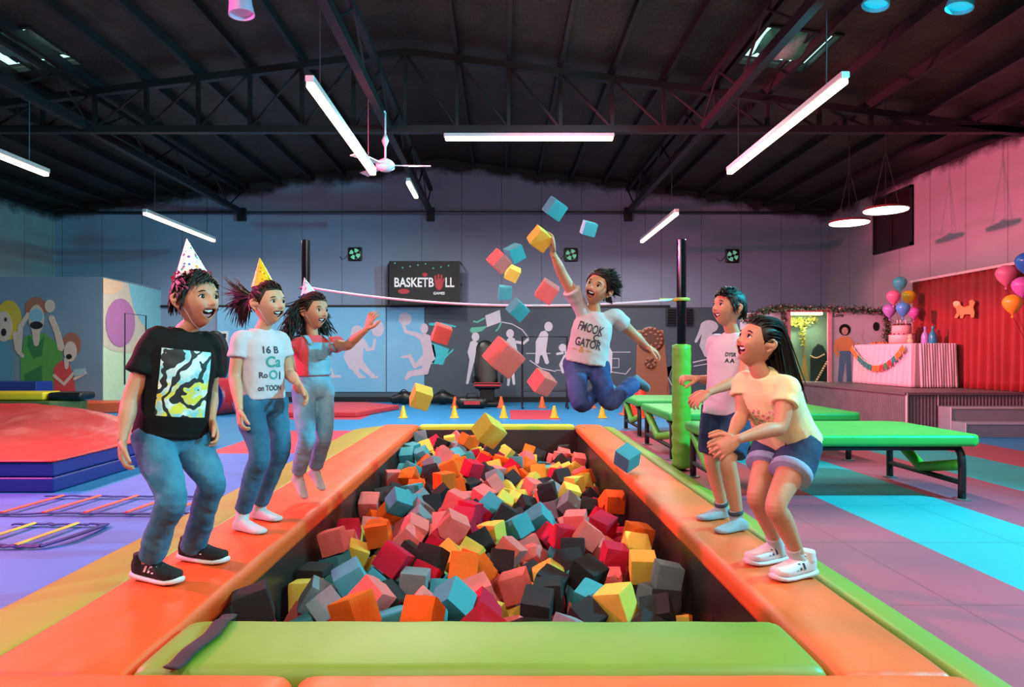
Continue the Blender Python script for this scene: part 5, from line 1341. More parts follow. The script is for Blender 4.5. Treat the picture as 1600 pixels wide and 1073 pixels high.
def foot_rings(heel, toe, ankle, up, prof, zoff=0.0):
    """closed foot or shoe outline: prof = (t along the sole, half width, height of instep, sole lift)"""
    ax = toe - heel; L = ax.length; ax = ax.normalized(); up = (up - ax * up.dot(ax)).normalized(); sd = up.cross(ax); rs = []
    for t, w, h, lift in prof:
        c = heel + ax * L * t + up * (zoff + lift); r = []
        for j in range(16):
            a = 2 * math.pi * j / 16; x = math.cos(a); y = math.sin(a); yy = (.5 + .5 * y) if y > 0 else .5 + .5 * math.copysign(abs(y) ** .35, y)
            xx = math.copysign(abs(x) ** (.8 if y > 0 else .55), x); r.append(c + sd * w * xx + up * h * yy)
        rs.append(r)
    return rs
FOOT = [(0, .012, .02, .012), (.03, .024, .045, .004), (.14, .029, .062, 0), (.30, .029, .068, 0), (.48, .033, .052, 0), (.66, .039, .036, 0), (.82, .040, .026, 0), (.94, .030, .020, .002), (1.0, .012, .010, .006)]
SHOE = [(0, .016, .05, .014), (.02, .030, .075, .008), (.12, .036, .080, .004), (.30, .036, .082, .003), (.46, .038, .072, .002), (.64, .044, .054, .002), (.82, .045, .043, .004), (.94, .034, .036, .010), (1.0, .014, .022, .016)]
def oval(c, s, f, a, b, m=24, e=.85):
    return [c + s * a * math.copysign(abs(math.cos(2 * math.pi * j / m)) ** e, math.cos(2 * math.pi * j / m)) + f * b * math.copysign(abs(math.sin(2 * math.pi * j / m)) ** e, math.sin(2 * math.pi * j / m)) for j in range(m)]
def voxel(q, name, size, smooth=3, factor=.5):
    return eval_mesh(q.mesh(name), [('REMESH', dict(mode='VOXEL', voxel_size=size, use_smooth_shade=True)), ('SMOOTH', dict(factor=factor, iterations=smooth))])
def wrinkle(me, amp, fr, seed, zr=None):
    nr = [v.normal.copy() for v in me.vertices]
    for v, nv in zip(me.vertices, nr):
        p = v.co; n = noise.noise(V((p.x * fr, p.y * fr, p.z * fr * 1.25)) + V((seed, 0, 0))) + .5 * (1 - 2 * abs(noise.noise(V((p.x * fr * 1.4 + p.z * fr, p.y * fr, p.z * fr * 1.2)) + V((0, seed, 0)))))
        v.co = p + nv * amp * n
def project(me_text, tree, org, right, up, fwd, lift=.002):
    """lay a flat drawing (x, y in metres) onto a body surface seen along -fwd"""
    keep = []
    for v in me_text.vertices:
        p = org + right * v.co.x + up * v.co.y; h = tree.ray_cast(p + fwd * .35, -fwd, .7)
        q = h[0] if h[0] is not None else p
        v.co = q + fwd * (lift + max(0, v.co.z))
    return me_text
def patch(tree, org, right, up, fwd, w, h, nx=24, ny=28, lift=.0022):
    q = MB(); vs = []
    for j in range(ny + 1):
        for i in range(nx + 1):
            p = org + right * (i / nx - .5) * w + up * (j / ny - .5) * h; t = tree.ray_cast(p + fwd * .35, -fwd, .7); vs.append((t[0] if t[0] is not None else p) + fwd * lift)
    q.add(vs, [(j * (nx + 1) + i, j * (nx + 1) + i + 1, (j + 1) * (nx + 1) + i + 1, (j + 1) * (nx + 1) + i) for j in range(ny) for i in range(nx)])
    return q
def hair_strands(q, H, k, roots, comb, length, step, grav, rad, rnd, lift=1.06, wig=.25, flat=.5, stop=None, seg=4):
    for r in roots:
        p = V(r); pts = [p.copy()]; d = None; L = length * rnd.uniform(.75, 1.15); n = max(3, int(L / step)); off = V((rnd.gauss(0, 1), rnd.gauss(0, 1), rnd.gauss(0, 1))) * wig; lf = lift + rnd.uniform(0, .07)
        for i in range(n):
            c = comb(p, i / n) + off * (.4 + i / n); c.z -= grav * (i / n + .15); c = c.normalized(); d = c if d is None else (d * .55 + c * .45).normalized(); p = p + d * step
            e = V((p.x / (.094 * k), p.y / (.076 * k), p.z / (.108 * k)))
            if p.z > -.11 * k and e.length < lf: p = V((e.x * .094 * k, e.y * .076 * k, e.z * .108 * k)) * (lf / max(e.length, .2))
            pts.append(p.copy())
            if stop and stop(p): break
        if len(pts) < 3: continue
        m = len(pts); q.tube([H(*a) for a in pts], [rad * (.55 + .45 * math.sin(math.pi * min(1, (i / (m - 1)) * .8 + .25))) * (1 if i < m - 1 else .25) for i in range(m)], seg, flat=flat)
def scalp_roots(n, k, keep, rnd, r=1.0):
    out = []
    while len(out) < n:
        v = V((rnd.gauss(0, 1), rnd.gauss(0, 1), rnd.gauss(0, 1))).normalized()
        if keep(v): out.append(V((v.x * .092, v.y * .074, v.z * .105)) * k * r)
    return out
def hair_cap(q, H, k, hairline, thick=.010, seed=0, rough=.004):
    """closed shell over the scalp; hairline(az) = lowest elevation (radians) covered at that azimuth (0 = face)"""
    N, M = 40, 14; A = []
    for sh in (1.0, 0.9):
        for j in range(M + 1):
            for i in range(N):
                az = 2 * math.pi * i / N; lo = hairline(az); el = math.pi / 2 - (math.pi / 2 - lo) * (j / M) ** .9; d = V((math.cos(az) * math.cos(el), math.sin(az) * math.cos(el), math.sin(el)))
                p = head_point(d, k, .01); n = d
                t = thick * (1 - .75 * (j / M) ** 6) + rough * noise.noise(V((az * 2.5, el * 6, seed))) if sh == 1.0 else -.006
                A.append(H(*(p + n * t)))
    W = N * (M + 1); fs = []
    for b, flip in ((0, 0), (W, 1)):
        for j in range(M):
            for i in range(N): f = (b + j * N + i, b + j * N + (i + 1) % N, b + (j + 1) * N + (i + 1) % N, b + (j + 1) * N + i); fs.append(f if not flip else f[::-1])
    for i in range(N): fs.append((M * N + i, M * N + (i + 1) % N, W + M * N + (i + 1) % N, W + M * N + i))
    q.add(A, fs)
def kid(C):
    nm = 'person'; J = C['J']; k = C.get('k', 1.0); hk = C.get('hk', k); rnd = random.Random(C['seed'])
    base = V((J['pel'].x, J['pel'].y, .13)); t = thing(nm, C['label'], 'person', base, 'children at the foam pit'); t['group'] = 'children at the foam pit'
    H = Frame(J['head'], C['hf'], C['hu']); cf = V(C['cf']).normalized(); sp = (J['neck'] - J['pel']).normalized(); cf = (cf - sp * cf.dot(sp)).normalized(); cl = sp.cross(cf)
    pf = V(C.get('pf', C['cf'])).normalized(); pf = (pf - sp * pf.dot(sp)).normalized(); pl_ = sp.cross(pf)
    sw = C.get('sw', .116) * k; hw = C.get('hw', .075) * k; chest = J['neck'] - sp * .058 * k
    A = {}
    for s, n in ((1, 'L'), (-1, 'R')):
        A['sh' + n] = J.get('sh' + n) or chest + cl * s * sw; A['hip' + n] = J['pel'] + pl_ * s * hw - sp * .02
        for b in ('el', 'wr', 'kn', 'an'): A[b + n] = J[b + n]
    fat = C.get('fat', 1.0)
    # ---- body, one continuous skin
    q = MB(); N, M = 150, 140; rs = []
    for j in range(1, M):
        el = math.pi / 2 - math.pi * j / M; rs.append([H(*head_point(V((math.cos(a) * math.cos(el), math.sin(a) * math.cos(el), math.sin(el))), hk, C['mouth'])) for a in (2 * math.pi * i / N for i in range(N))])
    q.rings(rs)
    for s in (-1, 1):                                                             # ears
        c = H(-.006 * hk, s * .074 * hk, -.008 * hk); q.tube([H(-.010 * hk, s * .078 * hk, .020 * hk), H(-.024 * hk, s * .087 * hk, .010 * hk), H(-.022 * hk, s * .086 * hk, -.012 * hk), H(-.008 * hk, s * .077 * hk, -.032 * hk)], [.007 * hk, .0075 * hk, .007 * hk, .0065 * hk], 8, n=4, round_ends=True)
        q.tube([H(-.004 * hk, s * .070 * hk, -.006 * hk), H(-.016 * hk, s * .080 * hk, -.006 * hk)], [.016 * hk, .013 * hk], 10, round_ends=True)
    nb = J['neck'] - sp * .02 * k; q.tube([nb - sp * .05 * k, nb, H(-.022 * hk, 0, -.085 * hk), H(-.018 * hk, 0, -.03 * hk)], [.058 * k, .041 * k * fat ** .5, .038 * k, .044 * k], 18, n=4)
    mid = J['pel'].lerp(J['neck'], .45)
    q.rings([oval(J['pel'] - sp * .09 * k, pl_, pf, .06 * k, .06 * k), oval(J['pel'] - sp * .05 * k, pl_, pf, .108 * k * fat, .082 * k * fat), oval(J['pel'], pl_, pf, .115 * k * fat, .088 * k * fat), oval(mid, cl, cf, .104 * k * fat, .080 * k * fat), oval(J['pel'].lerp(J['neck'], .75), cl, cf, .115 * k * fat, .083 * k * fat), oval(chest - sp * .01, cl, cf, .105 * k * fat, .07 * k), oval(chest + sp * .045 * k, cl, cf, .06 * k, .048 * k)])
    for n, s in (('L', 1), ('R', -1)):
        q.tube([chest + cl * s * .05 * k, A['sh' + n], A['sh' + n].lerp(A['el' + n], .45), A['el' + n], A['el' + n].lerp(A['wr' + n], .35), A['wr' + n]], [.046 * k, .041 * k * fat ** .6, .038 * k * fat ** .6, .0325 * k, .0325 * k * fat ** .5, .0195 * k], 28, n=8, round_ends=True)
        hd = C['hand' + n]; hand(q, A['wr' + n], hd[0], hd[1], hd[2], hd[3], k * C.get('hnd', 1.18), hd[4] if len(hd) > 4 else 1.0)
        q.tube([A['hip' + n] + sp * .02, A['hip' + n].lerp(A['kn' + n], .4), A['kn' + n], A['kn' + n].lerp(A['an' + n], .33), A['an' + n].lerp(J['he' + n], .25)], [a_ * (.90 if C['legs']['len'] >= 1 else 1) for a_ in (.072 * k * fat, .063 * k * fat, .045 * k, .045 * k * fat ** .6, .029 * k)], 30, n=9, round_ends=True)
        up = V(C.get('fu' + n, (0, 0, 1))); q.rings(foot_rings(J['he' + n].lerp(J['to' + n], .04), J['he' + n].lerp(J['to' + n], .96), A['an' + n], up, FOOT, .004))
        q.tube([A['an' + n], J['he' + n].lerp(J['to' + n], .20) + up * .03], [.030 * k, .030], 12, round_ends=True)
    me = voxel(q, 'body', .0032, 2)
    mi = [0] * len(me.polygons)
    for p in me.polygons:
        if (p.center - J['head']).length < .16 * hk:
            a = H.inv(p.center); r = in_mouth(a, hk, C['mouth'])
            if r < .97: mi[p.index] = 2
            elif r < 1.15: mi[p.index] = 1
    me.materials.clear()
    for m_ in (C['skin'], LIP, MOUTH): me.materials.append(m_)
    me.polygons.foreach_set('material_index', mi); link('body', me, [], t, smooth=True)
    # ---- face details
    for s in (-1, 1):
        d = V((.085, s * .030, .003)) * hk; pt = min((head_point(V((math.cos(a) * math.cos(e), math.sin(a) * math.cos(e), math.sin(e))), hk, C['mouth']) for a in [s * x * .02 for x in range(8, 32)] for e in [x * .02 for x in range(-6, 8)]), key=lambda p: (p.y - d.y) ** 2 + (p.z - d.z) ** 2)
        c = H(pt.x - .0078 * hk, d.y, d.z); gz = (H.f + H.l * s * .10 + H.l * C.get('gaze', 0) + H.u * C.get('gzu', 0.0)).normalized(); q = MB(); R = .0152 * hk
        ax = gz.orthogonal().normalized(); ay = gz.cross(ax); rs = []; mm = []
        for i in range(1, 21):
            th = math.pi * i / 21; rs.append([c + (lambda v: v - H.u * v.dot(H.u) * .22)(gz * math.cos(th) + (ax * math.cos(b) + ay * math.sin(b)) * math.sin(th)) * R for b in [2 * math.pi * j / 18 for j in range(18)]])
        q.cur = 0; q.rings(rs); 
        for f in range(len(q.mi)): q.mi[f] = 1 if f < 18 * 3 or f == len(q.mi) - 2 else 0
        ey = q.build('eye', [EYEW, IRIS], t, smooth=True)
        q = MB(); q.tube([H(pt.x - .001, d.y + s * -.0145 * hk, d.z + .002 * hk), H(pt.x + .0045 * hk, d.y + s * -.005 * hk, d.z + .0085 * hk), H(pt.x + .0040 * hk, d.y + s * .006 * hk, d.z + .0080 * hk), H(pt.x - .003 * hk, d.y + s * .0165 * hk, d.z + .001 * hk)], [.0012 * hk, .0022 * hk, .0024 * hk, .0012 * hk], 6, n=4); q.build('eyelashes', HAIRB, ey)
        q = MB(); bz = .023; q.tube([H(pt.x + .0075 * hk, s * .013 * hk, (bz - .002) * hk), H(pt.x + .0080 * hk, s * .026 * hk, (bz + .003) * hk), H(pt.x + .0035 * hk, s * .038 * hk, (bz + .002) * hk), H(pt.x - .010 * hk, s * .049 * hk, (bz - .006) * hk)], [.0030 * hk, .0042 * hk, .0036 * hk, .0014 * hk], 6, n=4, flat=.8); q.build('eyebrow', HAIRB, t)
    m = C['mouth']; xs = [-.0175 + .035 * i / 12 for i in range(13)]; arc = lambda y: (1 - min(1, (y / .0285)) ** 2) ** .5
    for nm_, m_, z0, z1, dx in (('upper_teeth', TEETH, .80, .80 - .0072 / m, -.0035), ('tongue', TONGUE, -.70, -.30, -.011)):
        q = MB(); r0, r1 = [], []
        for y in xs:
            fx = head_point(V((math.cos(y / .075), math.sin(y / .075), 0)).normalized() * math.cos(.56) + V((0, 0, -math.sin(.56))), 1, 1e-7).x - .003 + dx
            cz = -.0615 + .36 * abs(y); r0.append(H(fx * hk, y * hk, (cz + m * z0 * arc(y)) * hk)); r1.append(H((fx - .001) * hk, y * hk, (cz + m * z1 * arc(y)) * hk))
        q.rings([r0 + [p - H.f * .005 for p in r0[::-1]], r1 + [p - H.f * .005 for p in r1[::-1]]]); q.build(nm_, m_, t)
    # ---- hair
    if 'hair' in C:
        q = MB(); C['hair'](q, H, hk, rnd); q.build('hair', C.get('hairm', HAIRB), t, smooth=True)
    # ---- shirt
    top = C['shirt']; q = MB(); hem = J['pel'] + sp * top.get('hem', -.02) * k; ez = top.get('ease', .016); L = [(0, .120, .094), (.25, .113, .090), (.5, .110, .088), (.75, .120, .090), (.92, .116, .078), (1.0, .104, .066)]
    hs = top.get('hemw', 1.0)
    rs = []
    for u, a, b in L:
        c = hem.lerp(chest + sp * .0, u); fb = 1 - u; s_ = (pl_ * fb + cl * u).normalized(); f_ = (pf * fb + cf * u).normalized(); fl_ = 1 + (hs - 1) * (1 - u)
        rs.append(oval(c + cf * top.get('belly', 0) * math.sin(math.pi * u), s_, f_, (a * k * fat + ez) * fl_, (b * k * fat + ez) * fl_, 28))
    rs.append(oval(chest + sp * .030 * k, cl, cf, .082 * k + ez * .3, .054 * k + ez * .4, 28)); rs.append(oval(chest + sp * .058 * k - cf * .004, cl, cf, .056 * k, .048 * k, 28))
    q.rings(rs)
    for n, s in (('L', 1), ('R', -1)):
        e = A['sh' + n].lerp(A['el' + n], top.get('sleeve', .55)); q.tube([chest + cl * s * .05 * k, A['sh' + n], A['sh' + n].lerp(e, .55), e], [.050 * k, .045 * k * fat ** .6 + ez * .3, .045 * k * fat ** .6 + ez * .55, .048 * k * fat ** .6 + ez * .8], 18, n=5)
    me = voxel(q, 'shirt', .0065, 4); wrinkle(me, top.get('wr', .0045), 9, C['seed']); me.materials.clear(); sh = link('shirt', me, top['mat'], t, smooth=True)
    q = MB(); cb = chest + sp * .054 * k - cf * .002; ring = oval(cb, cl, cf, .058 * k, .050 * k, 28, 1.0); ring = [p - sp * (.016 * k if (p - cb).dot(cf) > 0 else 0) * max(0, (p - cb).dot(cf) / (.05 * k)) for p in ring]
    q.tube(ring + [ring[0]], .0065, 8); q.build('collar', top.get('collar', top['mat']), sh, smooth=True)
    tree = BVHTree.FromPolygons([v.co.copy() for v in me.vertices], [tuple(p.vertices) for p in me.polygons])
    for pr in top.get('prints', []):
        org = J['pel'].lerp(J['neck'], pr['v']) + cl * pr.get('x', 0); fw = (cf + cl * pr.get('turn', 0)).normalized(); rt = sp.cross(fw) ; upv = sp
        if pr['kind'] == 'patch': patch(tree, org, rt, upv, fw, pr['w'], pr['h']).build('shirt_print', pr['mat'], sh, smooth=True)
        else:
            m2 = text_mesh(pr['text'], pr['h'], .0004, space=pr.get('space', 1)); 
            if 'w' in pr:
                xs_ = [v.co.x for v in m2.vertices]; f_ = pr['w'] / (max(xs_) - min(xs_))
                for v in m2.vertices: v.co.x *= f_
            if 'rot' in pr:
                R = Matrix.Rotation(pr['rot'], 3, 'Z')
                for v in m2.vertices: v.co = R @ v.co
            link('shirt_lettering', project(m2, tree, org, rt, upv, fw), pr['mat'], sh)
    # ---- trousers or shorts
    tr = C['legs']; q = MB(); ez = tr.get('ease', .010)
    q.rings([oval(J['pel'] - sp * .095 * k, pl_, pf, .05 * k, .055 * k), oval(J['pel'] - sp * .055 * k, pl_, pf, .112 * k * fat + ez, .090 * k * fat + ez), oval(J['pel'], pl_, pf, .119 * k * fat + ez, .094 * k * fat + ez), oval(J['pel'] + sp * tr.get('waist', .05) * k, pl_, pf, .109 * k * fat + ez, .087 * k * fat + ez)])
    ends = []
    for n in ('L', 'R'):
        h, kn, an = A['hip' + n], A['kn' + n], A['an' + n]
        if tr['len'] >= 1:
            an2 = kn.lerp(an, tr.get('cuff', .96)); q.tube([h + sp * .02, h.lerp(kn, .4), kn, kn.lerp(an, .4), an2], [.076 * k * fat + ez, .067 * k * fat + ez, .050 * k * fat ** .5 + ez, .047 * k * fat ** .5 + ez, tr.get('cuffr', .044) * k + ez * .5], 18, n=6); ends.append((kn, an2))
        else:
            e = h.lerp(kn, tr['len']); q.tube([h + sp * .02, h.lerp(e, .5), e], [.077 * k * fat + ez, .074 * k * fat + ez * 1.4, tr.get('endr', .070) * k * fat + ez * 1.6], 18, n=6); ends.append((h, e))
    me = voxel(q, tr['name'], .0065, 4); wrinkle(me, tr.get('wr', .005), 12, C['seed'] + 5); me.materials.clear(); trs = link(tr['name'], me, tr['mat'], t, smooth=True)
    if tr.get('rolled'):
        for n, (a, b_) in zip('LR', ends):
            d = (b_ - a).normalized(); q = MB(); r_ = tr.get('endr', .070) * k * fat + ez * 1.9; q.tube([b_ - d * .028, b_ - d * .024, b_ + d * .004, b_ + d * .007], [r_ * .97, r_ * 1.0, r_ * 1.0, r_ * .97], 22); q.build('rolled_cuff', tr['rolled'], trs, smooth=True)
    if tr.get('belt'):
        q = MB(); c = J['pel'] + sp * tr.get('waist', .05) * k; rr_ = oval(c, pl_, pf, .110 * k * fat + ez, .088 * k * fat + ez); q.tube(rr_ + [rr_[0]], .012, 8, flat=1); q.build('waistband', tr['mat'], trs, smooth=True)
    if 'extra' in C: C['extra'](t, dict(A=A, J=J, sp=sp, cf=cf, cl=cl, pf=pf, pl=pl_, k=k, H=H, hk=hk, chest=chest, tree=tree, shirt=sh))
    # ---- footwear
    for n in ('L', 'R'):
        ft = C['feet']; he, to, up = J['he' + n], J['to' + n], V(C.get('fu' + n, (0, 0, 1)))
        if ft['kind'] == 'shoe':
            q = MB(); q.rings(foot_rings(he, to, None, up, SHOE, .015)); q.tube([he.lerp(to, .17) + up * .07, he.lerp(to, .16) + up * .115], [.040, .037], 16); o = eval_mesh(q.mesh('shoe'), [('REMESH', dict(mode='VOXEL', voxel_size=.005, use_smooth_shade=True)), ('SMOOTH', dict(factor=.5, iterations=3))]); o.materials.clear(); so = link('shoe', o, ft['mat'], t, smooth=True)
            q = MB(); q.rings(foot_rings(he - (to - he).normalized() * .006, to + (to - he).normalized() * .006, None, up, [(a, w + .004, .030 if a < .3 else .023, z * .8) for a, w, h_, z in SHOE], 0)); q.build('sole', ft['sole'], so, smooth=True)
            q = MB(); ax = (to - he).normalized(); sd = up.cross(ax)
            for i in range(4): c = he.lerp(to, .40 + .075 * i) + up * (.094 - .0105 * i); q.tube([c - sd * .020 - up * .006, c + up * .002, c + sd * .020 - up * .006], .0035, 6, n=3)
            c = he.lerp(to, .37) + up * .10
            for s_ in (-1, 1): q.tube([c, c + sd * s_ * .02 + up * .008, c + sd * s_ * .03 - ax * .012 - up * .002, c], .0028, 6, n=3)
            q.build('laces', ft['lace'], so, smooth=True)
            if 'stripe' in ft:
                for s_ in (-1, 1):
                    bt = BVHTree.FromPolygons([v.co.copy() for v in o.vertices], [tuple(p.vertices) for p in o.polygons]); q = MB()
                    for i in range(3):
                        u0 = .34 + .10 * i
                        ps = [he.lerp(to, u0) + up * .045, he.lerp(to, u0 + .05) + up * .045, he.lerp(to, u0 + .09) + up * .072, he.lerp(to, u0 + .05) + up * .072]; pp = []
                        for p in ps: hh = bt.ray_cast(p + sd * s_ * .1, -sd * s_, .2); pp.append((hh[0] if hh[0] is not None else p) + sd * s_ * .0015)
                        q.prism(pp, sd * s_ * .0015)
                    q.build('stripes', ft['stripe'], so)
        if ft['kind'] == 'sock' or ft.get('sock'):
            q = MB(); a = A['an' + n]; kn = A['kn' + n]
            if ft['kind'] == 'sock': q.rings(foot_rings(he, to, None, up, [(u, w + .004, h_ + .005, z) for u, w, h_, z in FOOT], .0))
            top_ = a.lerp(kn, ft.get('sh', .10)); q.tube([he.lerp(to, .20) + up * .03, a, top_], [.036 * k, .037 * k, .038 * k], 14, n=4, round_ends=False)
            o = voxel(q, 'sock', .005, 3); o.materials.clear(); so = link('sock', o, ft['sockm'], t, smooth=True)
            if 'band' in ft:
                d = (kn - a).normalized(); q = MB(); q.tube([top_ - d * .022, top_ - d * .002], [.041 * k, .041 * k], 16); q.build('sock_band', ft['band'], so, smooth=True)
    if 'hat' in C:
        h = C['hat']; b_ = H(*[v * hk for v in h['base']]); ax = (H.u * h['dir'][2] + H.f * h['dir'][0] + H.l * h['dir'][1]).normalized(); q = MB(); R = h['r']; hh = h['h']
        q.lathe([(R, 0), (R * .985, .006), (R * .04, hh), (.002, hh + .004)], b_, 36, ax=ax); ho = q.build('party_hat', h['mat'], t, smooth=False)
        if h.get('trim'):
            q = MB(); u = ax.orthogonal().normalized(); w = ax.cross(u)
            for i in range(150):
                a = rnd.uniform(0, 6.283); c = b_ + (u * math.cos(a) + w * math.sin(a)) * R * 1.02 + ax * rnd.uniform(-.004, .016); d = V((rnd.gauss(0, 1), rnd.gauss(0, 1), rnd.gauss(0, 1))).normalized(); e = d.orthogonal().normalized(); z = rnd.uniform(.008, .016); q.prism([c, c + d * z + e * z * .3, c + d * z * 1.5, c + d * z - e * z * .3], e.cross(d) * .001)
            q.build('tinsel_trim', h['trim'], ho)
        q = MB()
        for s in (-1, 1):
            pts = []
            for i in range(9):
                a = math.pi * .5 + s * math.pi * .5 * (1 - i / 8) * 1.0
                el = (1 - i / 8) * 1.25 - (i / 8) * 1.45
                d = V((.02, s * math.cos(el) , math.sin(el))).normalized(); pts.append(H(*(head_point(V((.12 if el < -.3 else -.05, s * math.cos(el), math.sin(el))).normalized(), hk, .01) * 1.03)))
            q.tube(pts, .0012, 6, n=3)
        q.build('elastic_string', h.get('string', mat('white_elastic', '#d8d4d4', .6)), ho)
    return t
def hl(front, ear=.12, back=-.5, temple=.75):
    def f(az):
        a = abs(az if az <= math.pi else az - 2 * math.pi)
        pts = ((0, front), (temple, front - .05), (1.15, ear + .18), (1.38, ear - .28), (1.55, ear + .02), (1.85, ear + .05), (2.25, back), (3.2, back))
        for (a0, v0), (a1, v1) in zip(pts, pts[1:]):
            if a <= a1: u = (a - a0) / (a1 - a0); u = u * u * (3 - 2 * u); return v0 + (v1 - v0) * u
        return back
    return f
def boy_hair(front, comb, length, thick=.013, n=620, rad=.0058, wig=.12, low=-.35, grav=.4, lift=1.06, rough=.006):
    def h(q, H, k, rnd):
        line = hl(front, back=-.26); hair_cap(q, H, k, line, thick, rnd.random() * 9, rough)
        keep = lambda v: math.asin(v.z) > line(math.atan2(v.y, v.x) % (2 * math.pi)) + .06
        hair_strands(q, H, k, scalp_roots(n, k, keep, rnd, 1.04), comb, length * k, .009 * k, grav, rad * k, rnd, lift, wig, stop=lambda p: p.x < .01 * k and p.z < -.052 * k)
    return h
def tress(q, H, pts, rad, seg=6): q.tube([H(*p) for p in pts], rad, seg, n=4, flat=.6)
def pony_hair(q, H, k, rnd):
    line = hl(.66, .16, -.42, .9); hair_cap(q, H, k, line, .006, 3, .002)
    tie = V((-.100, 0, .035)) * k
    def comb(p, t): return (tie - p).normalized() + V((0, 0, .25 * (1 - t)))
    keep = lambda v: math.asin(v.z) > line(math.atan2(v.y, v.x) % (2 * math.pi)) + .02 and v.x > -.8
    hair_strands(q, H, k, scalp_roots(340, k, keep, rnd, 1.03), comb, .20 * k, .012 * k, 0, .0042 * k, rnd, 1.055, .05, stop=lambda p: (p - tie).length < .02 * k)
    q.tube([H(*(tie + V((.012, 0, 0)))), H(*(tie - V((.02, 0, -.004))))], [.022 * k, .02 * k], 12, round_ends=True)
    for i in range(260):
        e = V((rnd.gauss(0, .014), rnd.gauss(0, .012), rnd.gauss(0, .014))) * k; a = rnd.uniform(-1.15, .55); L = rnd.uniform(.13, .235) * k * (1 if a > -.8 else .9); pts = [tie + e * .3]; p = tie + e * .3; d = V((-1, rnd.gauss(0, .12), .35 + .25 * a)).normalized()
        for j in range(7):
            u = j / 6; d = (d + V((-.15, rnd.gauss(0, .10), (a * .55 - .10) * (.5 + u)))).normalized(); p = p + d * L / 7; pts.append(p.copy())
        q.tube([H(*x) for x in pts], [.003 * k, .0055 * k, .0055 * k, .0048 * k, .004 * k, .003 * k, .0022 * k, .0010 * k], 5, flat=.6)
def curly_hair(q, H, k, rnd):
    line = hl(.66, .16, -.55, .9); hair_cap(q, H, k, line, .007, 5, .002)
    gl = V((H.f.dot(V((-.10, .05, -1))), H.l.dot(V((-.10, .05, -1))), H.u.dot(V((-.10, .05, -1)))))
    def comb(p, t):
        if p.x > -.025 * k and p.z > -.01 * k: return V((-1, .3 * p.y / (.07 * k), -.35))
        w = math.sin(t * 16 + p.y * 60) * .55; return gl + V((w * .6 + .1, w + .45 * math.copysign(1, p.y), 0))
    keep = lambda v: math.asin(v.z) > line(math.atan2(v.y, v.x) % (2 * math.pi)) + .02
    hair_strands(q, H, k, scalp_roots(420, k, keep, rnd, 1.03), comb, .25 * k, .013 * k, 0, .0052 * k, rnd, 1.07, .22)
def long_hair(q, H, k, rnd):
    line = hl(.64, .16, -.5, .9); hair_cap(q, H, k, line, .006, 7, .002)
    wd_ = V((.30, -.05, -1)); gl = V((H.f.dot(wd_), H.l.dot(wd_), H.u.dot(wd_))).normalized()
    def comb(p, t):
        if p.x > -.035 * k: return V((-1, -.25 * p.y / (.07 * k), .15 - .35 * max(0, -p.x / (.05 * k))))
        return gl + V((0, -p.y / (.12 * k) * .4, 0))
    keep = lambda v: math.asin(v.z) > line(math.atan2(v.y, v.x) % (2 * math.pi)) + .02
    hair_strands(q, H, k, scalp_roots(460, k, keep, rnd, 1.03), comb, .40 * k, .016 * k, 0, .0052 * k, rnd, 1.06, .05)
def dots(name, base, pal, scale, size=.32):
    n = NT(name); v = n.n('TexVoronoi'); v.inputs['Scale'].default_value = scale; n.l(n.co(), v.inputs['Vector'])
    r = n.n('ValToRGB'); r.color_ramp.interpolation = 'CONSTANT'; cr = r.color_ramp.elements
    while len(cr) < len(pal): cr.new(.5)
    for i, c in enumerate(pal): cr[i].position = i / len(pal); cr[i].color = (*lin(c), 1)
    sx = n.n('SeparateColor'); n.l(v.outputs['Color'], sx.inputs[0]); n.l(sx.outputs[0], r.inputs[0])
    n.base(n.mix(n.math('LESS_THAN', v.outputs['Distance'], size), lin(base), r.outputs[0])); n.rough(.35); return n.m
def poster():
    n = NT('abstract_tee_print'); a = n.noise(11, 4, .6); b = n.noise(17, 5, .7); w = n.n('TexWave'); w.inputs['Scale'].default_value = 5; w.inputs['Distortion'].default_value = 22; w.inputs['Detail'].default_value = 3; n.l(n.co(), w.inputs[0])
    c = n.mix(n.step(a, .45, .58), lin('#7fc6cf'), lin('#d6e4e0')); X = n.xyz(); c = n.mix(n.math('MULTIPLY', n.math('LESS_THAN', X[2], .98), n.step(b, .48, .52)), c, lin('#d8d23c'))
    c = n.mix(n.math('LESS_THAN', w.outputs['Fac'], .36), c, (.008, .012, .016)); n.base(c); n.rough(.6); return n.m
INK = mat('navy_ink', '#23283c', .7, var=0); INKG = mat('teal_ink', '#2f8f88', .7, var=0); INKB = mat('black_ink', '#101014', .7, var=0)
JEANS = denim('blue_denim', '#1f5878', '#3f86a4'); JEANS2 = denim('mid_blue_denim', '#1c5272', '#327698'); JEANS3 = denim('pale_denim', '#5f98b8', '#86b6cc'); JEANSD = denim('indigo_denim', '#22346c', '#40588f'); DARKD = denim('dark_denim', '#16264a', '#27406a')
SOCKW = cloth('grey_white_sock', '#b9bcc2'); SOCKG = cloth('grey_sock', '#8f9aa4'); BAND = cloth('dark_grey_sock_band', '#39424e')
WTEE = cloth('white_tee', '#c4c0ca'); BTEE = cloth('black_tee', '#07080a', .5); CTEE = cloth('coral_tee', '#e2505a'); GTEE = cloth('light_grey_tee', '#b4aeb2'); YTEE = cloth('pale_yellow_tee', '#ecd9a4')
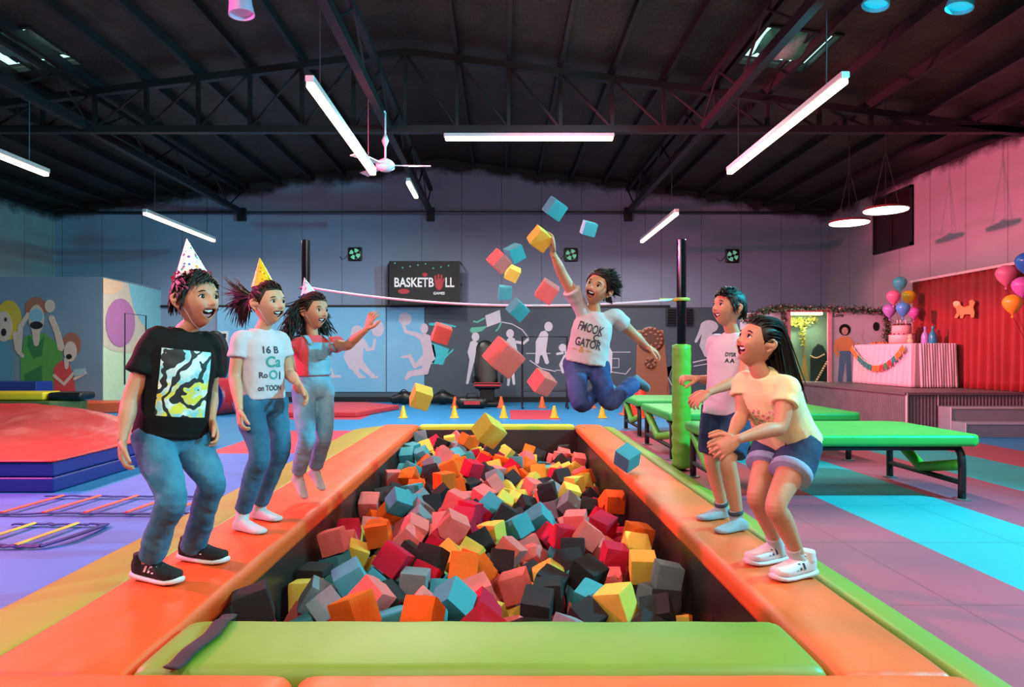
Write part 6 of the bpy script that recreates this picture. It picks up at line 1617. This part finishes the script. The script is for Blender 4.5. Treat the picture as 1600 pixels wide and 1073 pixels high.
# boy in the black tee
kid(dict(label='boy in black printed T-shirt, jeans and black trainers, wearing a dotted white party hat', seed=1, k=1.04, hk=1.14, sw=.108, fat=1.04, skin=SK[0], mouth=.0170, 
    hf=(.88, -.44, .06), hu=(-.06, 0, 1), cf=(.64, -.77, .04), gaze=0,
    J=dict(head=P(306, 468, 3.05), neck=P(288, 513, 3.07), pel=P(267, 678, 3.06), elR=P(204, 622, 2.92), wrR=P(191, 686, 2.84), elL=P(329, 612, 3.22), wrL=P(330, 656, 3.12), knR=P(268, 776, 2.84), anR=P(237, 866, 2.94), knL=P(330, 752, 3.04), anL=P(303, 852, 3.21),
           heR=V((-1.60, 2.985, .128)), toR=V((-1.36, 2.885, .128)), heL=V((-1.525, 3.25, .128)), toL=V((-1.28, 3.175, .128))),
    handR=((.06, -.08, -1), (-.9, -.45, 0), -1, .55), handL=((.35, -.15, -.9), (.75, .6, .2), 1, .7),
    hair=boy_hair(.66, lambda p, t: V((.10, -.8, -.75)) if p.x > .055 and p.z > .02 else (V((.8, -.45, -.05)) if p.x > -.02 and p.z > .05 else V((-.12, .2 * p.y / .07, -1))), .050),
    shirt=dict(mat=BTEE, hem=-.005, sleeve=.60, ease=.018, belly=.012, wr=.0055, hemw=1.05, prints=[dict(kind='patch', v=.50, w=.205, h=.29, mat=poster())]),
    legs=dict(name='jeans', mat=JEANS, len=1, ease=.006, cuff=1.03, cuffr=.050, wr=.006),
    feet=dict(kind='shoe', mat=mat('black_knit', '#101013', .8, bump=.3, bs=220), sole=mat('pale_sole', '#d6d2d6', .6), lace=mat('black_lace', '#17171a', .8), stripe=mat('white_red_stripe', '#d8c8cc', .5)),
    hat=dict(base=(-.012, 0, .087), dir=(-.12, 0, 1), r=.072, h=.175, mat=dots('dotted_white_card', '#efe8e4', ['#1f9a8a', '#d8457c', '#2f7ac0', '#e0a030', '#7a4aa8'], 44), trim=mat('red_gold_tinsel', '#c02848', .25, .5, var=.5, vs=90))))
# girl in the white tee
kid(dict(label='girl in white lettered T-shirt and jeans with ponytail flying, wearing a yellow party hat', seed=2, k=1.04, hk=1.11, fat=1.0, skin=SK[1], mouth=.0135, 
    hf=(.86, -.50, .08), hu=(-.05, 0, 1), cf=(.74, -.68, .0),
    J=dict(head=P(419, 474, 3.88), neck=P(408, 514, 3.90), pel=P(408, 624, 3.90), elR=P(367, 588, 3.78), wrR=P(374, 638, 3.68), elL=P(451, 582, 4.02), wrL=P(466, 600, 3.88), knR=P(406, 708, 3.70), anR=P(380, 797, 3.80), knL=P(438, 700, 3.92), anL=P(407, 786, 4.05),
           heR=V((-1.485, 3.80, .128)), toR=V((-1.285, 3.70, .128)), heL=V((-1.49, 4.07, .128)), toL=V((-1.29, 3.985, .128))),
    handR=((.10, -.08, -1), (-.85, -.5, 0), -1, .7), handL=((.55, -.1, -.8), (.6, .5, .5), 1, .5),
    hair=pony_hair, hairm=HAIRD,
    shirt=dict(mat=WTEE, hem=.005, sleeve=.50, ease=.010, wr=.004, prints=[dict(kind='text', text='16 B', v=.70, h=.055, w=.095, mat=INK), dict(kind='text', text='Ca', v=.53, x=.02, h=.085, mat=INKG), dict(kind='text', text='O', v=.35, x=.02, h=.07, mat=INKG), dict(kind='text', text='1', v=.34, x=.062, h=.06, mat=INK), dict(kind='text', text='Ro', v=.35, x=-.04, h=.045, mat=INK), dict(kind='text', text='on TOON', v=.17, h=.042, w=.14, mat=INK)]),
    legs=dict(name='jeans', mat=JEANS2, len=1, ease=.004, cuff=.99, cuffr=.042, wr=.004, waist=.02),
    feet=dict(kind='sock', sockm=SOCKW, sh=.12),
    hat=dict(base=(-.030, 0, .088), dir=(-.10, 0, 1), r=.066, h=.165, mat=dots('spotted_yellow_card', '#f0b818', ['#6a4a18', '#f4d860', '#b8781c', '#f0c030'], 50, .28))))
# girl in overalls, up on her toes
def bib(t, D):
    o = D['J']['pel'].lerp(D['J']['neck'], .52); r = D['sp'].cross(D['cf']); b = patch(D['tree'], o, r, D['sp'], D['cf'], .17, .25, lift=.006).build('bib', JEANS3, t, smooth=True); m = b.modifiers.new('s', 'SOLIDIFY'); m.thickness = .006; m.offset = 1
    pk = patch(D['tree'], o + D['sp'] * .05, r, D['sp'], D['cf'], .08, .07, lift=.014).build('bib_pocket', JEANS3, b, smooth=True)
    for s in (-1, 1):
        q = MB(); c0 = o + D['sp'] * .115 + r * s * .062; h = D['tree'].ray_cast(c0 + D['cf'] * .3, -D['cf'], .6); p0 = (h[0] if h[0] is not None else c0) + D['cf'] * .010
        sh = D['chest'] + D['cl'] * s * .068 + D['sp'] * .052; bk = D['chest'] + D['cl'] * s * .05 - D['cf'] * .105 - D['sp'] * .03; lo = D['J']['pel'].lerp(D['J']['neck'], .3) + D['cl'] * s * .03 - D['cf'] * .115
        q.tube([p0, p0.lerp(sh, .6) + D['cf'] * .022, sh, bk, lo], .017, 8, n=5, flat=.22, up=D['cf']); q.build('strap', JEANS3, t, smooth=True)
        q = MB(); q.lathe([(.009, 0), (.009, .005)], p0 + D['cf'] * .002, 12, ax=D['cf']); q.build('button', mat('brass_button', '#c8b890', .3, .8), b)
kid(dict(label='girl in pale denim overalls and coral top, one arm stretched out, silver party hat', seed=3, k=.95, hk=1.06, fat=.98, skin=SK[0], mouth=.0125, 
    hf=(.84, -.54, .02), hu=(.02, 0, 1), cf=(.74, -.68, .0),
    J=dict(head=P(491, 486, 4.5), neck=P(489, 524, 4.52), pel=P(489, 606, 4.54), elR=P(449, 551, 4.40), wrR=P(460, 586, 4.28), elL=P(542, 540, 4.42), wrL=P(573, 514, 4.33), knR=P(479, 680, 4.38), anR=P(467, 738, 4.52), knL=P(507, 675, 4.50), anL=P(493, 729, 4.63),
           heR=P(456, 747, 4.54), toR=P(476, 781, 4.50), heL=P(482, 738, 4.64), toL=P(504, 768, 4.60)), fuR=(.8, -.2, .5), fuL=(.75, -.2, .55),
    handR=((.1, -.2, -1), (-.8, -.5, 0), -1, .5), handL=((.35, -.1, .9), (-.55, -.75, .2), 1, .25, 1.7),
    hair=curly_hair, hairm=HAIRD,
    shirt=dict(mat=CTEE, hem=.09, sleeve=.55, ease=.012, wr=.005),
    legs=dict(name='overalls', mat=JEANS3, len=1, ease=.009, cuff=.98, cuffr=.045, wr=.006, waist=.13), extra=bib,
    feet=dict(kind='sock', sockm=SOCKW, sh=.08),
    hat=dict(base=(-.045, 0, .082), dir=(-.40, 0, 1), r=.060, h=.145, mat=dots('silver_print_card', '#d8d8e0', ['#2a7a88', '#b85a90', '#3a4a88', '#58b0b0'], 60, .34), trim=mat('blue_tinsel', '#3a78b8', .3, .3, var=.5, vs=90))))
# leaping boy
kid(dict(label='leaping boy in grey lettered T-shirt and blue jeans, one arm raised to a yellow cube', seed=4, k=.95, hk=.98, fat=.93, skin=SK[0], mouth=.0200, 
    hf=(-.60, -.80, -.08), hu=(.40, -.05, .92), cf=(-.22, -.96, .1), gaze=.0,
    J=dict(head=P(935, 450, 4.16), neck=P(930, 487, 4.20), pel=P(916, 566, 4.22), shR=P(904, 474, 4.19), shL=P(960, 494, 4.20), elR=P(879, 429, 4.10), wrR=P(864, 396, 4.02), elL=P(987, 519, 4.30), wrL=P(1011, 541, 4.34), knR=P(907, 630, 4.06), anR=P(944, 606, 4.36), knL=P(951, 628, 4.10), anL=P(991, 599, 4.32),
           heR=P(952, 595, 4.42), toR=P(968, 611, 4.58), heL=P(994, 586, 4.35), toL=P(1017, 608, 4.30)), fuR=(-.5, .0, -.8), fuL=(-.7, -.3, -.6),
    handR=((-.05, -.05, 1), (.95, .2, .15), -1, .35), handL=((.75, .0, -.5), (.5, -.2, .8), 1, .6),
    hair=boy_hair(.66, lambda p, t: V((-.55, .75, .18)) if p.z > .0 else V((-.5, .3, -.6)), .068, n=600, rad=.0056, wig=.30, grav=.05, thick=.020, lift=1.08, rough=.010),
    shirt=dict(mat=GTEE, hem=-.005, sleeve=.48, ease=.015, wr=.006, hemw=1.14, prints=[dict(kind='text', text='FMOOK', v=.66, h=.075, w=.155, mat=INK, rot=-.12), dict(kind='text', text='C', v=.50, x=.045, h=.055, mat=INK), dict(kind='text', text='GATOR', v=.37, h=.07, w=.16, mat=INK, rot=-.06), dict(kind='text', text='~ & ~', v=.24, x=-.03, h=.05, mat=mat('mustard_ink', '#a88a3c', .7, var=0))]),
    legs=dict(name='jeans', mat=JEANSD, len=1, ease=.005, cuff=.97, cuffr=.050, wr=.007, waist=.03),
    feet=dict(kind='sock', sockm=cloth('blue_print_sock', '#4f86a0'), sh=.10)))
# boy in the white tee
kid(dict(label='boy in plain white T-shirt with a small chest print and dark denim shorts, grey socks', seed=5, k=1.0, hk=.98, fat=1.0, skin=SK[0], mouth=.0115,
    hf=(-.94, -.32, .14), hu=(.14, 0, 1), cf=(-.74, -.67, .05), gzu=.1,
    J=dict(head=P(1138, 480, 3.9), neck=P(1146, 520, 3.93), pel=P(1139, 636, 3.93), elL=P(1160, 592, 3.74), wrL=P(1107, 613, 3.66), elR=P(1124, 596, 4.10), wrR=P(1089, 591, 4.02), knR=P(1113, 716, 4.0), anR=P(1129, 797, 4.06), knL=P(1138, 719, 3.76), anL=P(1151, 812, 3.80),
           heR=V((1.345, 4.07, .128)), toR=V((1.15, 4.01, .128)), heL=V((1.36, 3.80, .128)), toL=V((1.165, 3.71, .128))),
    handL=((-.85, -.05, -.5), (-.35, -.55, .75), 1, .65), handR=((-1, -.1, .05), (-.1, -.3, .95), -1, 1.25),
    hair=boy_hair(.58, lambda p, t: V((.35, .75, -.1)) if p.x > .05 else (V((.9, .3, .0)) if p.z > .05 and p.x > -.03 else V((-.30, .1 * p.y / .07, -1))), .055, thick=.018, n=620, rough=.006),
    shirt=dict(mat=WTEE, hem=-.045, sleeve=.50, ease=.014, wr=.004, hemw=1.10, prints=[dict(kind='text', text='DYSR', v=.70, x=.045, h=.032, w=.06, mat=INKB), dict(kind='text', text='AA', v=.62, x=.045, h=.035, w=.055, mat=INKB, space=1.3)]),
    legs=dict(name='shorts', mat=DARKD, len=.88, ease=.010, waist=.02, endr=.068, wr=.004),
    feet=dict(kind='sock', sockm=SOCKG, sh=.17, band=BAND)))
# crouching girl
FLORAL = dots('floral_print', '#ecd9a4', ['#e28a9c', '#d87a8a', '#7a9a78', '#f0c0b8'], 60, .42)
def embroidery(t, D): pass
kid(dict(label='crouching girl in pale yellow T-shirt and denim shorts, long dark hair and white trainers', seed=6, k=.97, hk=1.0, fat=1.0, skin=SK[0], mouth=.0165,
    hf=(-.92, -.25, .30), hu=(.34, 0, .94), cf=(-.84, -.54, .0), gzu=.12,
    J=dict(head=P(1185, 535, 2.98), neck=P(1190, 584, 2.98), pel=P(1231, 684, 3.12), elL=P(1218, 666, 2.84), wrL=P(1153, 686, 2.76), elR=P(1160, 646, 3.06), wrR=P(1142, 682, 2.90), knR=P(1183, 772, 3.03), anR=P(1211, 846, 3.19), knL=P(1213, 787, 2.88), anL=P(1243, 864, 2.985),
           heR=V((1.345, 3.235, .128)), toR=V((1.13, 3.15, .128)), heL=V((1.375, 3.02, .128)), toL=V((1.165, 2.93, .128))),
    handL=((-.85, .0, -.5), (-.05, -.9, .35), 1, .45), handR=((-.86, -.15, -.52), (.1, .95, .1), -1, .45),
    hair=long_hair, hairm=HAIRB,
    shirt=dict(mat=YTEE, hem=-.028, sleeve=.46, ease=.014, wr=.004, hemw=1.12, prints=[dict(kind='patch', v=.50, w=.19, h=.13, mat=FLORAL)]),
    legs=dict(name='shorts', mat=DARKD, len=.52, ease=.012, endr=.070, wr=.004, rolled=denim('turned_up_denim', '#7f90b4', '#96a4c0'), waist=.0),
    feet=dict(kind='shoe', sock=1, sockm=SOCKW, sh=.14, mat=mat('white_leather', '#d9cdd6', .45), sole=mat('white_sole', '#cfc6d0', .5), lace=mat('white_lace', '#d8d4dc', .7), stripe=mat('navy_patch', '#26304c', .5))))
